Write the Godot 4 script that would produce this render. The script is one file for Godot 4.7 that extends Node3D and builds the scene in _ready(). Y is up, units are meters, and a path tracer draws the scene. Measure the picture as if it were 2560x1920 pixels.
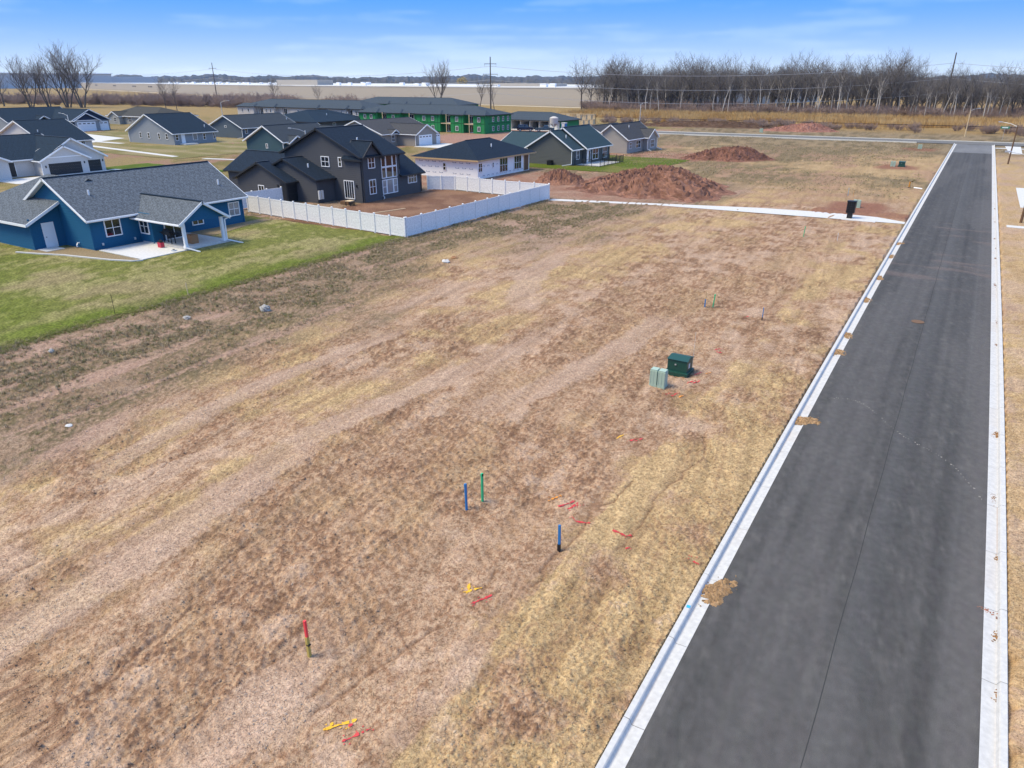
extends Node3D
# Axes: x runs across the road, s = -z runs along it, y is up; metres.

const TH := 0.555887            # the road's bearing seen from the camera axis
const EYE := 13.2
var M := {}                     # materials
var O := Vector3.ZERO           # origin of the thing being built
var T: Node3D = null            # the thing being built
var rng := RandomNumberGenerator.new()
var used := {}
var shared := {}                # meshes shared between alike parts

class MB:                       # collects triangles of one mesh
	var v := PackedVector3Array()
	var n := PackedVector3Array()
	var t := PackedVector2Array()
	var c := PackedColorArray()
	var col := Color(1, 1, 1)
	var tint := false
	var o := Vector3.ZERO
	func tri(a: Vector3, b: Vector3, d: Vector3, ua := Vector2.ZERO, ub := Vector2.ZERO, ud := Vector2.ZERO):
		var m := (d - a).cross(b - a)
		if m.length_squared() < 1e-16: return
		m = m.normalized()
		v.append(a - o); v.append(b - o); v.append(d - o)
		n.append(m); n.append(m); n.append(m)
		t.append(ua); t.append(ub); t.append(ud)
		if tint: c.append(col); c.append(col); c.append(col)
	func quad(a: Vector3, b: Vector3, d: Vector3, e: Vector3, su := 0.0, sv := 0.0):
		# a b d e go round; front seen clockwise
		var w := a.distance_to(b) if su == 0.0 else su
		var h := a.distance_to(e) if sv == 0.0 else sv
		tri(a, b, d, Vector2(0, 0), Vector2(w, 0), Vector2(w, h))
		tri(a, d, e, Vector2(0, 0), Vector2(w, h), Vector2(0, h))
	func box(p: Vector3, q: Vector3):
		var lo := p.min(q); var hi := p.max(q)
		var c_ := func(i, j, k): return Vector3(hi.x if i else lo.x, hi.y if j else lo.y, hi.z if k else lo.z)
		quad(c_.call(0,1,1), c_.call(1,1,1), c_.call(1,0,1), c_.call(0,0,1))
		quad(c_.call(1,1,0), c_.call(0,1,0), c_.call(0,0,0), c_.call(1,0,0))
		quad(c_.call(1,1,1), c_.call(1,1,0), c_.call(1,0,0), c_.call(1,0,1))
		quad(c_.call(0,1,0), c_.call(0,1,1), c_.call(0,0,1), c_.call(0,0,0))
		quad(c_.call(0,1,0), c_.call(1,1,0), c_.call(1,1,1), c_.call(0,1,1))
		quad(c_.call(0,0,1), c_.call(1,0,1), c_.call(1,0,0), c_.call(0,0,0))
	func bar(a: Vector3, b: Vector3, w: float, h: float, up := Vector3.UP):
		# a beam from a to b, w wide, h high, its top along a-b
		var f := (b - a).normalized()
		var r := f.cross(up).normalized() * w * 0.5
		var u := r.cross(f).normalized() * h
		var q := [a - r, a + r, a + r - u, a - r - u, b - r, b + r, b + r - u, b - r - u]
		quad(q[0], q[1], q[2], q[3]); quad(q[5], q[4], q[7], q[6])
		quad(q[4], q[5], q[1], q[0]); quad(q[3], q[2], q[6], q[7])
		quad(q[1], q[5], q[6], q[2]); quad(q[4], q[0], q[3], q[7])
	func tube(pts: Array, rad: Array, sides := 6, caps := true):
		var last := pts.size() - 1
		var rings := []
		for i in pts.size():
			var f: Vector3 = (pts[mini(i + 1, last)] - pts[maxi(i - 1, 0)]).normalized()
			var up := Vector3.UP if absf(f.y) < 0.9 else Vector3.RIGHT
			var r := f.cross(up).normalized()
			var u := r.cross(f).normalized()
			var ring := []
			for k in sides:
				var a := TAU * k / sides
				ring.append(pts[i] + (r * cos(a) + u * sin(a)) * rad[i])
			rings.append(ring)
		for i in last:
			for k in sides:
				var j := (k + 1) % sides
				var n0: Vector3 = (rings[i][k] - pts[i]).normalized()
				var n1: Vector3 = (rings[i][j] - pts[i]).normalized()
				var a: Vector3 = rings[i][k]; var b: Vector3 = rings[i][j]
				var d: Vector3 = rings[i + 1][j]; var e: Vector3 = rings[i + 1][k]
				for w in [[a, n0, b, n1, d, n1], [a, n0, d, n1, e, n0]]:
					v.append(w[0] - o); v.append(w[2] - o); v.append(w[4] - o)
					n.append(w[1]); n.append(w[3]); n.append(w[5])
					t.append(Vector2.ZERO); t.append(Vector2.ZERO); t.append(Vector2.ZERO)
					if tint: c.append(col); c.append(col); c.append(col)
		if caps:
			for k in range(1, sides - 1):
				tri(rings[0][0], rings[0][k], rings[0][k + 1])
				tri(rings[last][0], rings[last][k + 1], rings[last][k])
	func lathe(base: Vector3, prof: Array, sides := 12):
		for i in prof.size() - 1:
			for k in sides:
				var a0 := TAU * k / sides; var a1 := TAU * (k + 1) / sides
				var p := func(q, a): return base + Vector3(cos(a) * q.x, q.y, sin(a) * q.x)
				quad(p.call(prof[i + 1], a1), p.call(prof[i + 1], a0), p.call(prof[i], a0), p.call(prof[i], a1))
	func mesh() -> ArrayMesh:
		var a := []
		a.resize(Mesh.ARRAY_MAX)
		a[Mesh.ARRAY_VERTEX] = v; a[Mesh.ARRAY_NORMAL] = n; a[Mesh.ARRAY_TEX_UV] = t
		if tint: a[Mesh.ARRAY_COLOR] = c
		var m := ArrayMesh.new()
		m.add_surface_from_arrays(Mesh.PRIMITIVE_TRIANGLES, a)
		return m

# ---------------------------------------------------------------- helpers
func V(x: float, h: float, s: float) -> Vector3: return Vector3(x, h, -s)
func ahead(x: float, s: float) -> float: return -x * sin(TH) + s * cos(TH)
func gh(x: float, s: float) -> float:      # the lie of the land: it falls a little towards the camera
	return -1.11 * exp(-(maxf(ahead(x, s), 0.0) - 11.37) / 17.0)
func at(x: float, s: float, h := 0.0) -> Vector3: return V(x, gh(x, s) + h, s)

func numbered(called: String) -> String:
	if not used.has(called):
		used[called] = 0
		return called
	used[called] += 1
	return "%s_%03d" % [called, used[called]]

func thing(called: String, label: String, category: String, pos := Vector3.ZERO, group := "") -> Node3D:
	var o := Node3D.new()
	o.name = numbered(called)
	add_child(o)
	o.position = pos
	tag(o, label, category, group)
	T = o; O = pos
	return o

func tag(o: Node, label: String, category: String, group := ""):
	o.set_meta("label", label); o.set_meta("category", category)
	if group: o.set_meta("group", group)

func mb(tinted := false) -> MB:
	var b := MB.new(); b.o = O; b.tint = tinted
	return b

func put(b, called: String, mat: Material, parent: Node = null, label := "") -> MeshInstance3D:
	var o := MeshInstance3D.new()
	o.name = called
	o.mesh = b.mesh() if b is MB else b
	o.material_override = mat
	(parent if parent else T).add_child(o, true)
	if label: o.set_meta("label", label)
	return o

func alone(b: MB, called: String, mat: Material, pos := Vector3.ZERO) -> MeshInstance3D:
	var o := MeshInstance3D.new()
	o.name = numbered(called)
	o.mesh = b.mesh(); o.material_override = mat; o.position = pos
	add_child(o)
	return o

func structure(b: MB, called: String, mat: Material) -> MeshInstance3D:
	var o := alone(b, called, mat, b.o)
	o.set_meta("kind", "structure")
	return o

func copy(o: Node3D, pos: Vector3, turn := 0.0, size := 1.0, label := "") -> Node3D:
	var k: Node3D = o.duplicate()
	var stem := String(o.name)
	if stem.length() > 4 and stem[-4] == "_" and stem.right(3).is_valid_int(): stem = stem.left(-4)
	k.name = numbered(stem)
	add_child(k)
	k.position = pos; k.rotation = Vector3(0, turn, 0); k.scale = Vector3.ONE * size
	if label: k.set_meta("label", label)
	return k

func lin(r: float, g: float, b: float) -> Color: return Color(r, g, b).linear_to_srgb()

func mat(called: String, c: Color, rough := 0.8, metal := 0.0, spec := 0.5) -> StandardMaterial3D:
	var m := StandardMaterial3D.new()
	m.resource_name = called
	m.albedo_color = c; m.roughness = rough; m.metallic = metal; m.metallic_specular = spec
	M[called] = m
	return m

func noise(freq: float, type := FastNoiseLite.TYPE_SIMPLEX_SMOOTH, octaves := 4, seed_ := 1) -> FastNoiseLite:
	var f := FastNoiseLite.new()
	f.noise_type = type; f.frequency = freq; f.seed = seed_
	f.fractal_type = FastNoiseLite.FRACTAL_FBM if octaves > 1 else FastNoiseLite.FRACTAL_NONE
	f.fractal_octaves = octaves
	return f

func bytes_of(f: FastNoiseLite, size: int) -> PackedByteArray:
	var im := f.get_seamless_image(size, size)
	im.convert(Image.FORMAT_L8)
	return im.get_data()

func texture(im: Image) -> ImageTexture:
	return ImageTexture.create_from_image(im)

func grey_image(size: int, d: PackedByteArray) -> Image:
	return Image.create_from_data(size, size, false, Image.FORMAT_L8, d)

func normal_of(size: int, d: PackedByteArray, strength: float) -> ImageTexture:
	var im := grey_image(size, d)
	im.convert(Image.FORMAT_RGBA8)
	im.bump_map_to_normal_map(strength)
	return texture(im)

func textured(m: StandardMaterial3D, tex: Texture2D, scale_: float, nrm: Texture2D = null, amount := 1.0, world := true):
	m.albedo_texture = tex
	if world:
		m.uv1_triplanar = true; m.uv1_world_triplanar = true
	m.uv1_scale = Vector3.ONE / scale_
	if nrm:
		m.normal_enabled = true; m.normal_texture = nrm; m.normal_scale = amount

# ---------------------------------------------------------------- textures and materials
var tex_earth: Texture2D
var nrm_earth: Texture2D

func grain(size: int, f: FastNoiseLite, lo: float, hi: float, power := 1.0) -> Image:
	var d := bytes_of(f, size)
	var out := PackedByteArray(); out.resize(size * size)
	var table := PackedByteArray(); table.resize(256)
	for k in 256: table[k] = int(clampf(lo + (hi - lo) * pow(k / 255.0, power), 0, 1) * 255)
	for i in d.size(): out[i] = table[d[i]]
	return grey_image(size, out)

func make_textures():
	# trodden earth under straw mulch: clods, crumbs, cracks and loose stalks
	var N := 1024
	var crumbs := bytes_of(noise(0.045, FastNoiseLite.TYPE_CELLULAR, 2, 3), N)
	var fine := bytes_of(noise(0.09, FastNoiseLite.TYPE_SIMPLEX_SMOOTH, 3, 5), N)
	var soft := bytes_of(noise(0.012, FastNoiseLite.TYPE_SIMPLEX_SMOOTH, 3, 6), N)
	var tone := PackedFloat32Array(); tone.resize(N * N)
	for i in N * N:
		tone[i] = 0.83 + 0.30 * (crumbs[i] / 255.0 - 0.4) + 0.34 * (fine[i] / 255.0 - 0.5) + 0.14 * (soft[i] / 255.0 - 0.5)
	var r := RandomNumberGenerator.new(); r.seed = 11
	for k in 26000:
		var x := r.randf() * N; var y := r.randf() * N
		var a := r.randf() * TAU
		var up := r.randf() < 0.62
		var long := r.randi_range(6, 22)
		var add := r.randf_range(0.06, 0.20) if up else -r.randf_range(0.08, 0.34)
		for j in long:
			var i := (int(y + sin(a) * j) & (N - 1)) * N + (int(x + cos(a) * j) & (N - 1))
			tone[i] += add
	var out := PackedByteArray(); out.resize(N * N * 3)
	var bump := PackedByteArray(); bump.resize(N * N)
	for i in N * N:
		var q := clampf(tone[i], 0.12, 1.0)
		out[i * 3] = int(255 * clampf(q * 1.02 + 0.02, 0, 1)); out[i * 3 + 1] = int(255 * q); out[i * 3 + 2] = int(255 * clampf(q * 0.98 - 0.01, 0, 1))
		bump[i] = int(255 * clampf(tone[i] * 0.8, 0, 1))
	tex_earth = texture(Image.create_from_data(N, N, false, Image.FORMAT_RGB8, out))
	nrm_earth = normal_of(N, bump, 7.0)

func make_materials():
	make_textures()
	var e := mat("earth", Color.WHITE, 0.95, 0, 0.2)
	e.vertex_color_use_as_albedo = true
	textured(e, tex_earth, 6.1, nrm_earth, 1.3)
	var clod := mat("clod", Color.WHITE, 0.95, 0, 0.2)
	clod.vertex_color_use_as_albedo = true
	var dirt := mat("mound_dirt", Color.WHITE, 0.95, 0, 0.2)
	dirt.vertex_color_use_as_albedo = true
	textured(dirt, tex_earth, 3.1, nrm_earth, 1.0)
	var turf := mat("turf", Color.WHITE, 0.95, 0, 0.2)
	turf.vertex_color_use_as_albedo = true
	textured(turf, texture(grain(512, noise(0.07, FastNoiseLite.TYPE_SIMPLEX, 5, 21), 0.62, 1.06)), 9.0)
	# asphalt
	var N := 1024
	var stones := bytes_of(noise(0.22, FastNoiseLite.TYPE_SIMPLEX, 2, 31), N)
	var blot := bytes_of(noise(0.012, FastNoiseLite.TYPE_SIMPLEX_SMOOTH, 4, 32), N)
	var out := PackedByteArray(); out.resize(N * N)
	for i in N * N:
		out[i] = int(255 * clampf(0.80 + 0.45 * (stones[i] / 255.0 - 0.5) + 0.10 * (blot[i] / 255.0 - 0.5), 0.1, 1.0))
	var r := RandomNumberGenerator.new(); r.seed = 33
	for k in 320:                                   # pale pebbles and dried mud flecks
		var x := r.randi() % N; var y := r.randi() % N; var w := r.randi_range(1, 3)
		for j in w:
			for l in w: out[((y + j) & (N - 1)) * N + ((x + l) & (N - 1))] = r.randi_range(190, 255)
	var asp := mat("asphalt", Color.WHITE, 0.88, 0, 0.35)
	asp.vertex_color_use_as_albedo = true
	textured(asp, texture(grey_image(N, out)), 5.0, normal_of(N, stones, 2.0), 0.6)
	var conc_tex := texture(grain(512, noise(0.02, FastNoiseLite.TYPE_SIMPLEX_SMOOTH, 5, 41), 0.89, 1.0))
	var cc := mat("concrete", Color(0.80, 0.79, 0.77), 0.85, 0, 0.3)
	textured(cc, conc_tex, 2.6)
	var cv := mat("kerb_concrete", Color.WHITE, 0.85, 0, 0.3)
	cv.vertex_color_use_as_albedo = true
	textured(cv, conc_tex, 2.2)
	# shingles: short tabs of mixed tone in courses
	var sh := 512
	var tabs := PackedByteArray(); tabs.resize(sh * sh)
	var tb := PackedByteArray(); tb.resize(sh * sh)
	var fine := bytes_of(noise(0.3, FastNoiseLite.TYPE_SIMPLEX, 2, 51), sh)
	var rows := 16
	var rh := sh / rows
	for row in rows:
		var x := 0
		while x < sh:
			var w := mini(r.randi_range(14, 40), sh - x)
			var q := r.randf_range(0.73, 1.0)
			for yy in rh:
				for xx in w:
					var i := (row * rh + yy) * sh + x + xx
					tabs[i] = int(255 * clampf(q + 0.25 * (fine[i] / 255.0 - 0.5) - (0.22 if yy < 3 else 0.0), 0, 1))
					tb[i] = 60 + int(150.0 * yy / rh)
			x += w
	var shingle_tex := texture(grey_image(sh, tabs))
	var shingle_n := normal_of(sh, tb, 3.0)
	var roofs := {"roof_grey": lin(.140, .160, .182), "roof_navy": lin(.019, .037, .060), "roof_dark": lin(.018, .031, .052), "roof_slate": lin(.060, .072, .085), "roof_teal": lin(.045, .080, .096), "roof_brown": lin(.085, .084, .088), "roof_olive": lin(.085, .082, .072), "roof_apartment": lin(.072, .092, .112)}
	for k in roofs:
		var m := mat(k, roofs[k], 0.9, 0, 0.25)
		textured(m, shingle_tex, 1.7, shingle_n, 0.7, false)
	var side_tex := texture(grain(256, noise(0.05, FastNoiseLite.TYPE_SIMPLEX_SMOOTH, 4, 61), 0.86, 1.0))
	var sidings := {"blue": lin(.014, .118, .235), "charcoal": lin(.088, .088, .094), "greygreen": lin(.115, .118, .108), "taupe": lin(.40, .36, .32), "pale_grey": lin(.30, .32, .34), "slate_blue": lin(.105, .135, .165), "teal": lin(.050, .100, .120), "navy": lin(.018, .035, .075), "tan": lin(.34, .30, .26), "off_white": lin(.66, .63, .60), "olive": lin(.36, .36, .33), "cream_wall": lin(.58, .54, .50), "sheathing_green": lin(.025, .25, .075), "sheathing_dark": lin(.012, .115, .040), "warehouse_tan": lin(.46, .41, .35), "warehouse_grey": lin(.58, .60, .62)}
	for k in sidings:
		var m := mat(k, sidings[k], 0.7, 0, 0.35)
		textured(m, side_tex, 1.7)
	mat("roof_membrane", lin(.60, .60, .59), 0.7)
	mat("white_trim", lin(.80, .80, .80), 0.55)
	mat("dark_trim", lin(.016, .017, .020), 0.55)
	var vin := mat("vinyl", lin(.88, .875, .86), 0.8, 0, 0.25)
	textured(vin, side_tex, 2.9)
	mat("glass", lin(.012, .015, .019), 0.06, 0, 0.8)
	mat("curtain_glass", lin(.20, .22, .24), 0.12, 0, 0.8)
	mat("black_door", lin(.010, .012, .016), 0.5)
	mat("white_door", lin(.74, .76, .78), 0.5)
	mat("house_wrap", lin(.80, .80, .79), 0.75)
	mat("wrap_print", lin(.16, .20, .30), 0.5)
	mat("wood", lin(.46, .31, .16), 0.8)
	mat("raw_lumber", lin(.62, .47, .28), 0.8)
	mat("dark_wood", lin(.14, .075, .035), 0.85)
	mat("steel_dark", lin(.020, .020, .022), 0.5, 0.6)
	mat("galvanised", lin(.55, .56, .57), 0.45, 0.7)
	mat("transformer_green", lin(.008, .055, .040), 0.45)
	mat("pedestal_green", lin(.33, .43, .34), 0.6)
	mat("black_plastic", lin(.010, .010, .011), 0.5)
	mat("paint_blue", lin(.015, .15, .38), 0.6)
	mat("paint_green", lin(.02, .40, .17), 0.6)
	mat("paint_red", lin(.50, .03, .03), 0.6)
	mat("paint_pink", lin(.75, .05, .06), 0.6)
	mat("paint_yellow", lin(.68, .36, .01), 0.6)
	mat("paint_orange", lin(.60, .22, .02), 0.6)
	mat("paint_sky", lin(.03, .35, .60), 0.6)
	mat("bamboo", lin(.42, .32, .08), 0.8)
	mat("stone_white", lin(.31, .295, .27), 0.85)
	mat("car_navy", lin(.010, .016, .040), 0.25, 0.3)
	mat("car_blue", lin(.050, .085, .11), 0.3, 0.3)
	mat("tyre", lin(.012, .012, .012), 0.9)
	mat("cardboard", lin(.33, .17, .08), 0.9)
	mat("red_plastic", lin(.50, .02, .05), 0.45)
	mat("grey_plastic", lin(.55, .55, .53), 0.6)
	mat("sign_green", lin(.01, .22, .13), 0.5)
	mat("hydrant_orange", lin(.55, .22, .02), 0.5)
	mat("bark_dark", lin(.10, .082, .068), 0.95)
	mat("twig_dark", lin(.165, .145, .13), 0.95)
	mat("bark_pale", lin(.44, .40, .35), 0.9)
	mat("twig_brown", lin(.25, .19, .145), 0.95)
	mat("shrub_twig", lin(.30, .215, .175), 0.95)
	mat("wire", lin(.40, .40, .42), 0.5, 0.4)
	var stalk := mat("stalk", Color.WHITE, 0.9, 0, 0.2)
	stalk.vertex_color_use_as_albedo = true
	var far := mat("far_wood", Color.WHITE, 0.95, 0, 0.1)
	far.vertex_color_use_as_albedo = true
	var bed := mat("bed_soil", lin(.33, .27, .17), 0.95, 0, 0.2)
	textured(bed, tex_earth, 2.3, nrm_earth, 1.0)
	mat("willow_yellow", lin(.40, .29, .08), 0.9)

# ---------------------------------------------------------------- camera, sky, sun
func make_view():
	var cam := Camera3D.new()
	cam.name = "camera"
	add_child(cam)
	cam.position = Vector3(0, EYE, 0)
	cam.rotation = Vector3(-0.403193, TH, 0)
	cam.fov = 56.77
	cam.near = 0.5; cam.far = 9000.0
	cam.current = true
	var sun := DirectionalLight3D.new()
	sun.name = "sun"
	add_child(sun)
	sun.look_at_from_position(Vector3.ZERO, V(0.50, -1.0, 0.42), Vector3.RIGHT)
	sun.light_energy = 1.0
	sun.light_color = Color(1.0, 0.955, 0.85)
	sun.light_angular_distance = 24.0
	sun.shadow_enabled = true
	var env := Environment.new()
	env.background_mode = Environment.BG_SKY
	var sky := Sky.new()
	var sm := ProceduralSkyMaterial.new()
	sm.sky_top_color = Color(0.0, 0.54, 0.91)
	sm.sky_horizon_color = Color(0.89, 0.94, 0.98)
	sm.sky_curve = 0.029
	sm.sky_energy_multiplier = 0.95
	sm.ground_bottom_color = Color(0.45, 0.40, 0.36)
	sm.ground_horizon_color = Color(0.70, 0.76, 0.82)
	sm.sun_angle_max = 4.0
	sm.sky_cover = clouds()
	sm.sky_cover_modulate = Color(1, 1, 1, 1)
	sky.sky_material = sm
	env.sky = sky
	env.background_energy_multiplier = 1.0
	env.ambient_light_source = Environment.AMBIENT_SOURCE_SKY
	env.tonemap_mode = Environment.TONE_MAPPER_LINEAR
	env.tonemap_exposure = 1.4
	env.sdfgi_enabled = true; env.ssao_enabled = true; env.ssil_enabled = true
	env.fog_enabled = true
	env.fog_density = 0.00006
	env.fog_light_color = Color(0.62, 0.78, 0.95)
	var we := WorldEnvironment.new()
	we.name = "daylight"
	we.environment = env
	add_child(we)

func clouds() -> Texture2D:      # thin high streaks and veil, the same all round
	var w := 2048; var h := 1024
	var long := noise(1.0, FastNoiseLite.TYPE_SIMPLEX_SMOOTH, 5, 71)
	var wide := noise(1.0, FastNoiseLite.TYPE_SIMPLEX_SMOOTH, 2, 72)
	var d := PackedByteArray(); d.resize(w * h * 4)
	for y in h / 2 + 2:
		var el := (0.5 - (y + 0.5) / h) * PI
		for x in w:
			var az := TAU * x / w
			var px := cos(az); var pz := sin(az)
			var e := el * 57.3
			var q := long.get_noise_3d(px * 5.0, e * 1.25, pz * 5.0) + 0.5 * wide.get_noise_3d(px * 2.4, e * 0.30, pz * 2.4)
			var a := clampf((q - 0.08) * 0.22, 0.0, 0.08) + smoothstep(5.0, 22.0, e) * clampf(0.30 + 0.25 * q, 0.0, 0.6)   # a thin veil aloft softens the sun
			var i := (y * w + x) * 4
			d[i] = 255; d[i + 1] = 246; d[i + 2] = 240; d[i + 3] = int(255 * a)
	return texture(Image.create_from_data(w, h, false, Image.FORMAT_RGBA8, d))

# ---------------------------------------------------------------- the ground
var nz := {}
var tracks := []
var scars := []
var scrapes := []

func mixc(a: Color, b: Color, t: float) -> Color: return a.lerp(b, clampf(t, 0, 1))
func step(a: float, b: float, x: float) -> float: return smoothstep(a, b, x)

const SOIL := Color(.46, .315, .205)
const STRAW := Color(.56, .42, .22)
const CLAY := Color(.565, .425, .325)
const CRUST := Color(.515, .368, .248)
const CRUMB := Color(.355, .222, .138)
const CLOD := Color(.215, .130, .085)
const WEED := Color(.165, .140, .080)
const GREYWEED := Color(.29, .222, .160)
const REDSOIL := Color(.30, .150, .105)
const DRYGRASS := Color(.34, .265, .135)

func rut(x: float, s: float) -> Vector2:         # depth and lug pattern of the wheel tracks
	var deep := 0.0; var lug := 0.0
	for t in tracks:
		if s < t[3] or s > t[4]: continue
		var c: float = t[0] + t[1] * sin(s * t[2] + t[5])
		for side in [-0.95, 0.95]:
			var q := absf(x - c - side)
			if q < 0.40:
				var k: float = (1.0 - q / 0.40)
				deep = maxf(deep, minf(k * 2.0, 1.0) * t[6])
				if t[7]: lug = maxf(lug, (0.5 + 0.5 * sin(s * 14.0 + signf(x - c - side) * q * 7.0)) * minf(k * 2.0, 1.0) * t[6])
	return Vector2(deep, lug)

func earth_at(x: float, s: float, r: float) -> Array:     # [height above the lie of the land, colour]
	var n1: float = nz.patch.get_noise_2d(x * 1.25, s * 0.55)
	var n2: float = nz.patch2.get_noise_2d(x, s)
	var n3: float = nz.big.get_noise_2d(x, s)
	var fine: float = nz.fine.get_noise_2d(x, s) if r < 90.0 else 0.0
	var lump: float = nz.lump.get_noise_2d(x, s) if r < 90.0 else 0.0
	var streak: float = nz.streak.get_noise_2d(x * 1.6, s * 0.16)
	var h := 0.05 * n3 + 0.03 * n1
	# mulch and bare clay in patches drawn out along the road
	var col := SOIL
	var blot: float = nz.blot.get_noise_2d(x, s)
	var crumb: float = nz.crumb.get_noise_2d(x, s) if r < 55.0 else 0.0
	var straw := step(-0.05, 0.34, n1 * 0.55 + n2 * 0.60 + blot * 0.25 + 0.16 * fine + (0.26 if x > -8.4 else 0.0) + 0.22 * step(-19, -22, x) * step(14, 8, s) + 0.12 * step(-18, -23, x) * step(30, 40, s) - 0.10 * step(-20, -14, x))
	var bare := step(0.16, 0.36, -n1 * 0.50 + streak * 0.34 + blot * 0.55 - n2 * 0.35 + 0.14 * fine + 0.06 * lump)
	# crust and crumbs: pale trodden clay broken by brown clods a hand or two across
	var clods := step(-0.12, 0.25, nz.clods.get_noise_2d(x * 1.1, s * 0.8) + 0.30 * step(-8.0, -11.5, x) * step(-22, -17, x) - bare * 0.25)
	var grit: float = fine * 0.75 + crumb * 0.75 + lump * -0.45 + blot * -0.35 + (clods - 0.5) * 0.30 - bare * 0.42
	col = mixc(CRUST, CRUMB, step(-0.28, 0.42, grit)) if r < 90.0 else mixc(CRUST, CRUMB, 0.5 + 0.5 * blot + 0.2 * (clods - bare))
	var keep_straw := 1.0 - 0.65 * step(-8.2, -9.6, x + n2) * step(-20.5, -17.5, x + n1 * 4.0) * step(76, 60, s)
	col = mixc(col, STRAW * (1.0 + 0.30 * crumb + 0.18 * fine), straw * 0.80 * keep_straw)
	col = mixc(col, CLAY, bare * 0.55)
	col = mixc(col, CLOD, step(0.25, 0.75, grit) * (0.25 + 0.5 * clods))
	h += clods * (0.045 * lump + 0.035 * fine + 0.022 * crumb) + 0.014 * lump + 0.014 * fine + 0.010 * crumb
	col = col * (1.0 + 0.08 * fine + 0.08 * lump + 0.08 * crumb)
	var grade: float = nz.grade.get_noise_2d((x + s * 0.10 + 0.7 * n3) * 1.5, (s - x * 0.10) * 0.07) if r < 260.0 else 0.0
	col = col * (1.0 + 0.30 * grade)
	h += 0.022 * grade
	col = mixc(col, CLOD, step(0.30, 0.55, grade + 0.15 * fine) * 0.40)
	for t in scrapes:                                # smooth pale strips left by the grader blade
		if s < t[4] - 2.0 or s > t[5] + 2.0: continue
		var q1: float = absf(x - t[0] - t[1] * (s - t[4]) - t[2] * sin(s * 0.25)) / t[3]
		if q1 < 1.4:
			var k1: float = step(1.15, 0.75, q1 + 0.35 * n2 + 0.30 * blot + 0.10 * fine) * step(t[4] - 2.0, t[4] + 2.0, s) * step(t[5] + 2.0, t[5] - 2.0, s)
			col = mixc(col, CLAY * (1.0 + 0.10 * fine + 0.10 * grade), k1 * 0.68)
			h = lerpf(h, 0.004 * fine, k1 * 0.8)
	if r < 75.0 and x < -4.4 and x > -40.0:
		for t in scars:                              # narrow washed-out lines
			if s < t[3] or s > t[4]: continue
			var q0 := absf(x - t[0] - t[1] * sin(s * t[2] + t[5]) - 0.5 * n2 - 0.25 * blot)
			if q0 < 0.07 and n1 + blot > -0.25:
				h -= 0.05 * (1.0 - q0 / 0.07)
				col = mixc(col, CLOD, 0.8 * (1.0 - q0 / 0.07))
		var q := rut(x, s)
		var on := step(-0.30, 0.05, n2 + 0.3 * fine) * q.x
		h += (-0.05 + 0.05 * q.y) * on
		col = mixc(col, mixc(CRUMB * 0.72, CRUST * 1.05, q.y), on * 0.50)
	# the weedy strip along the lot line
	var w := step(-27.5, -34.0, x + n3 * 7.0 + n1 * 5.0 - step(40, 90, s) * 6.0 - 2.5 * step(28, 14, s))
	if x < -24 and s < 104:
		var scruff := w * step(-0.35, 0.2, n2 + fine * 0.5 + n1 * 0.6)
		col = mixc(col, GREYWEED, w * 0.70)
		col = mixc(col, WEED, scruff * 0.90 * step(-0.5, 0.1, lump + fine))
		h += scruff * 0.05 * absf(lump)
		col = mixc(col, Color(.52, .36, .29), step(0.12, 0.4, streak + 0.3 * grade) * w * 0.6)
	# stripped red earth between the building lots
	var red := 0.0
	if x < -28 and s > 76 and s < 165:
		red = step(-26, -37, x + n1 * 5) * step(77.5, 80, s) * step(108, 96, s + n2 * 8)
		red = maxf(red, step(-36, -44, x + n2 * 5) * step(126, 130, s) * step(150, 142, s + n1 * 6))
		col = mixc(col, mixc(REDSOIL, CLAY, 0.35 + n2 * 0.6), red * 0.9)
	# rough meadow further off
	var far := step(84, 120, s + n3 * 14.0 + minf(x, 0.0) * -0.10)
	if far > 0.0:
		var green := step(-0.30, 0.40, n3 * 0.9 + n2 * 0.7 + blot * 0.6 + 0.55 * step(-12, -34, x) - 0.12)
		var meadow := mixc(Color(.50, .375, .205), Color(.215, .180, .105), green)
		meadow = mixc(meadow, Color(.42, .27, .20), step(0.05, 0.4, n1 + blot * 0.5) * 0.7) * (1.0 + 0.30 * blot + 0.25 * grade)
		col = mixc(col, meadow, far * (1.0 - red) * 0.85)
	if s > 150.0:
		col = mixc(col, mixc(Color(.33, .265, .165), Color(.20, .165, .10), step(-0.2, 0.4, n2 + blot)), step(150, 185, s + n3 * 10))
		col = mixc(col, Color(.36, .255, .115), step(225, 250, s + n3 * 10))
	if x < -72.0:                                  # the yards of the houses and the fields behind
		var yard := mixc(Color(.33, .265, .130), Color(.22, .195, .075), step(-0.1, 0.4, n2 + n3))
		yard = mixc(yard, Color(.36, .235, .17), step(0.15, 0.4, n1))
		yard = mixc(yard, Color(.42, .27, .21), step(-126, -118, x) * step(135, 140, s) * step(215, 208, s))
		yard = mixc(yard, Color(.38, .29, .135), step(175, 240, s - x * 0.35 - 70))
		col = mixc(col, yard, step(-72, -78, x + n2 * 3))
	# soil stripped round the new service boxes and along the footpath
	for p in [[-9.8, 90.5, 3.0], [-10.4, 138.5, 3.2], [-10.0, 178.0, 3.0]]:
		var q: float = Vector2((x - p[0]) * 0.8, (s - p[1]) * 0.62).length() / p[2]
		if q < 1.2: col = mixc(col, REDSOIL, step(1.1, 0.6, q + n2 * 0.4) * 0.9)
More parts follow.
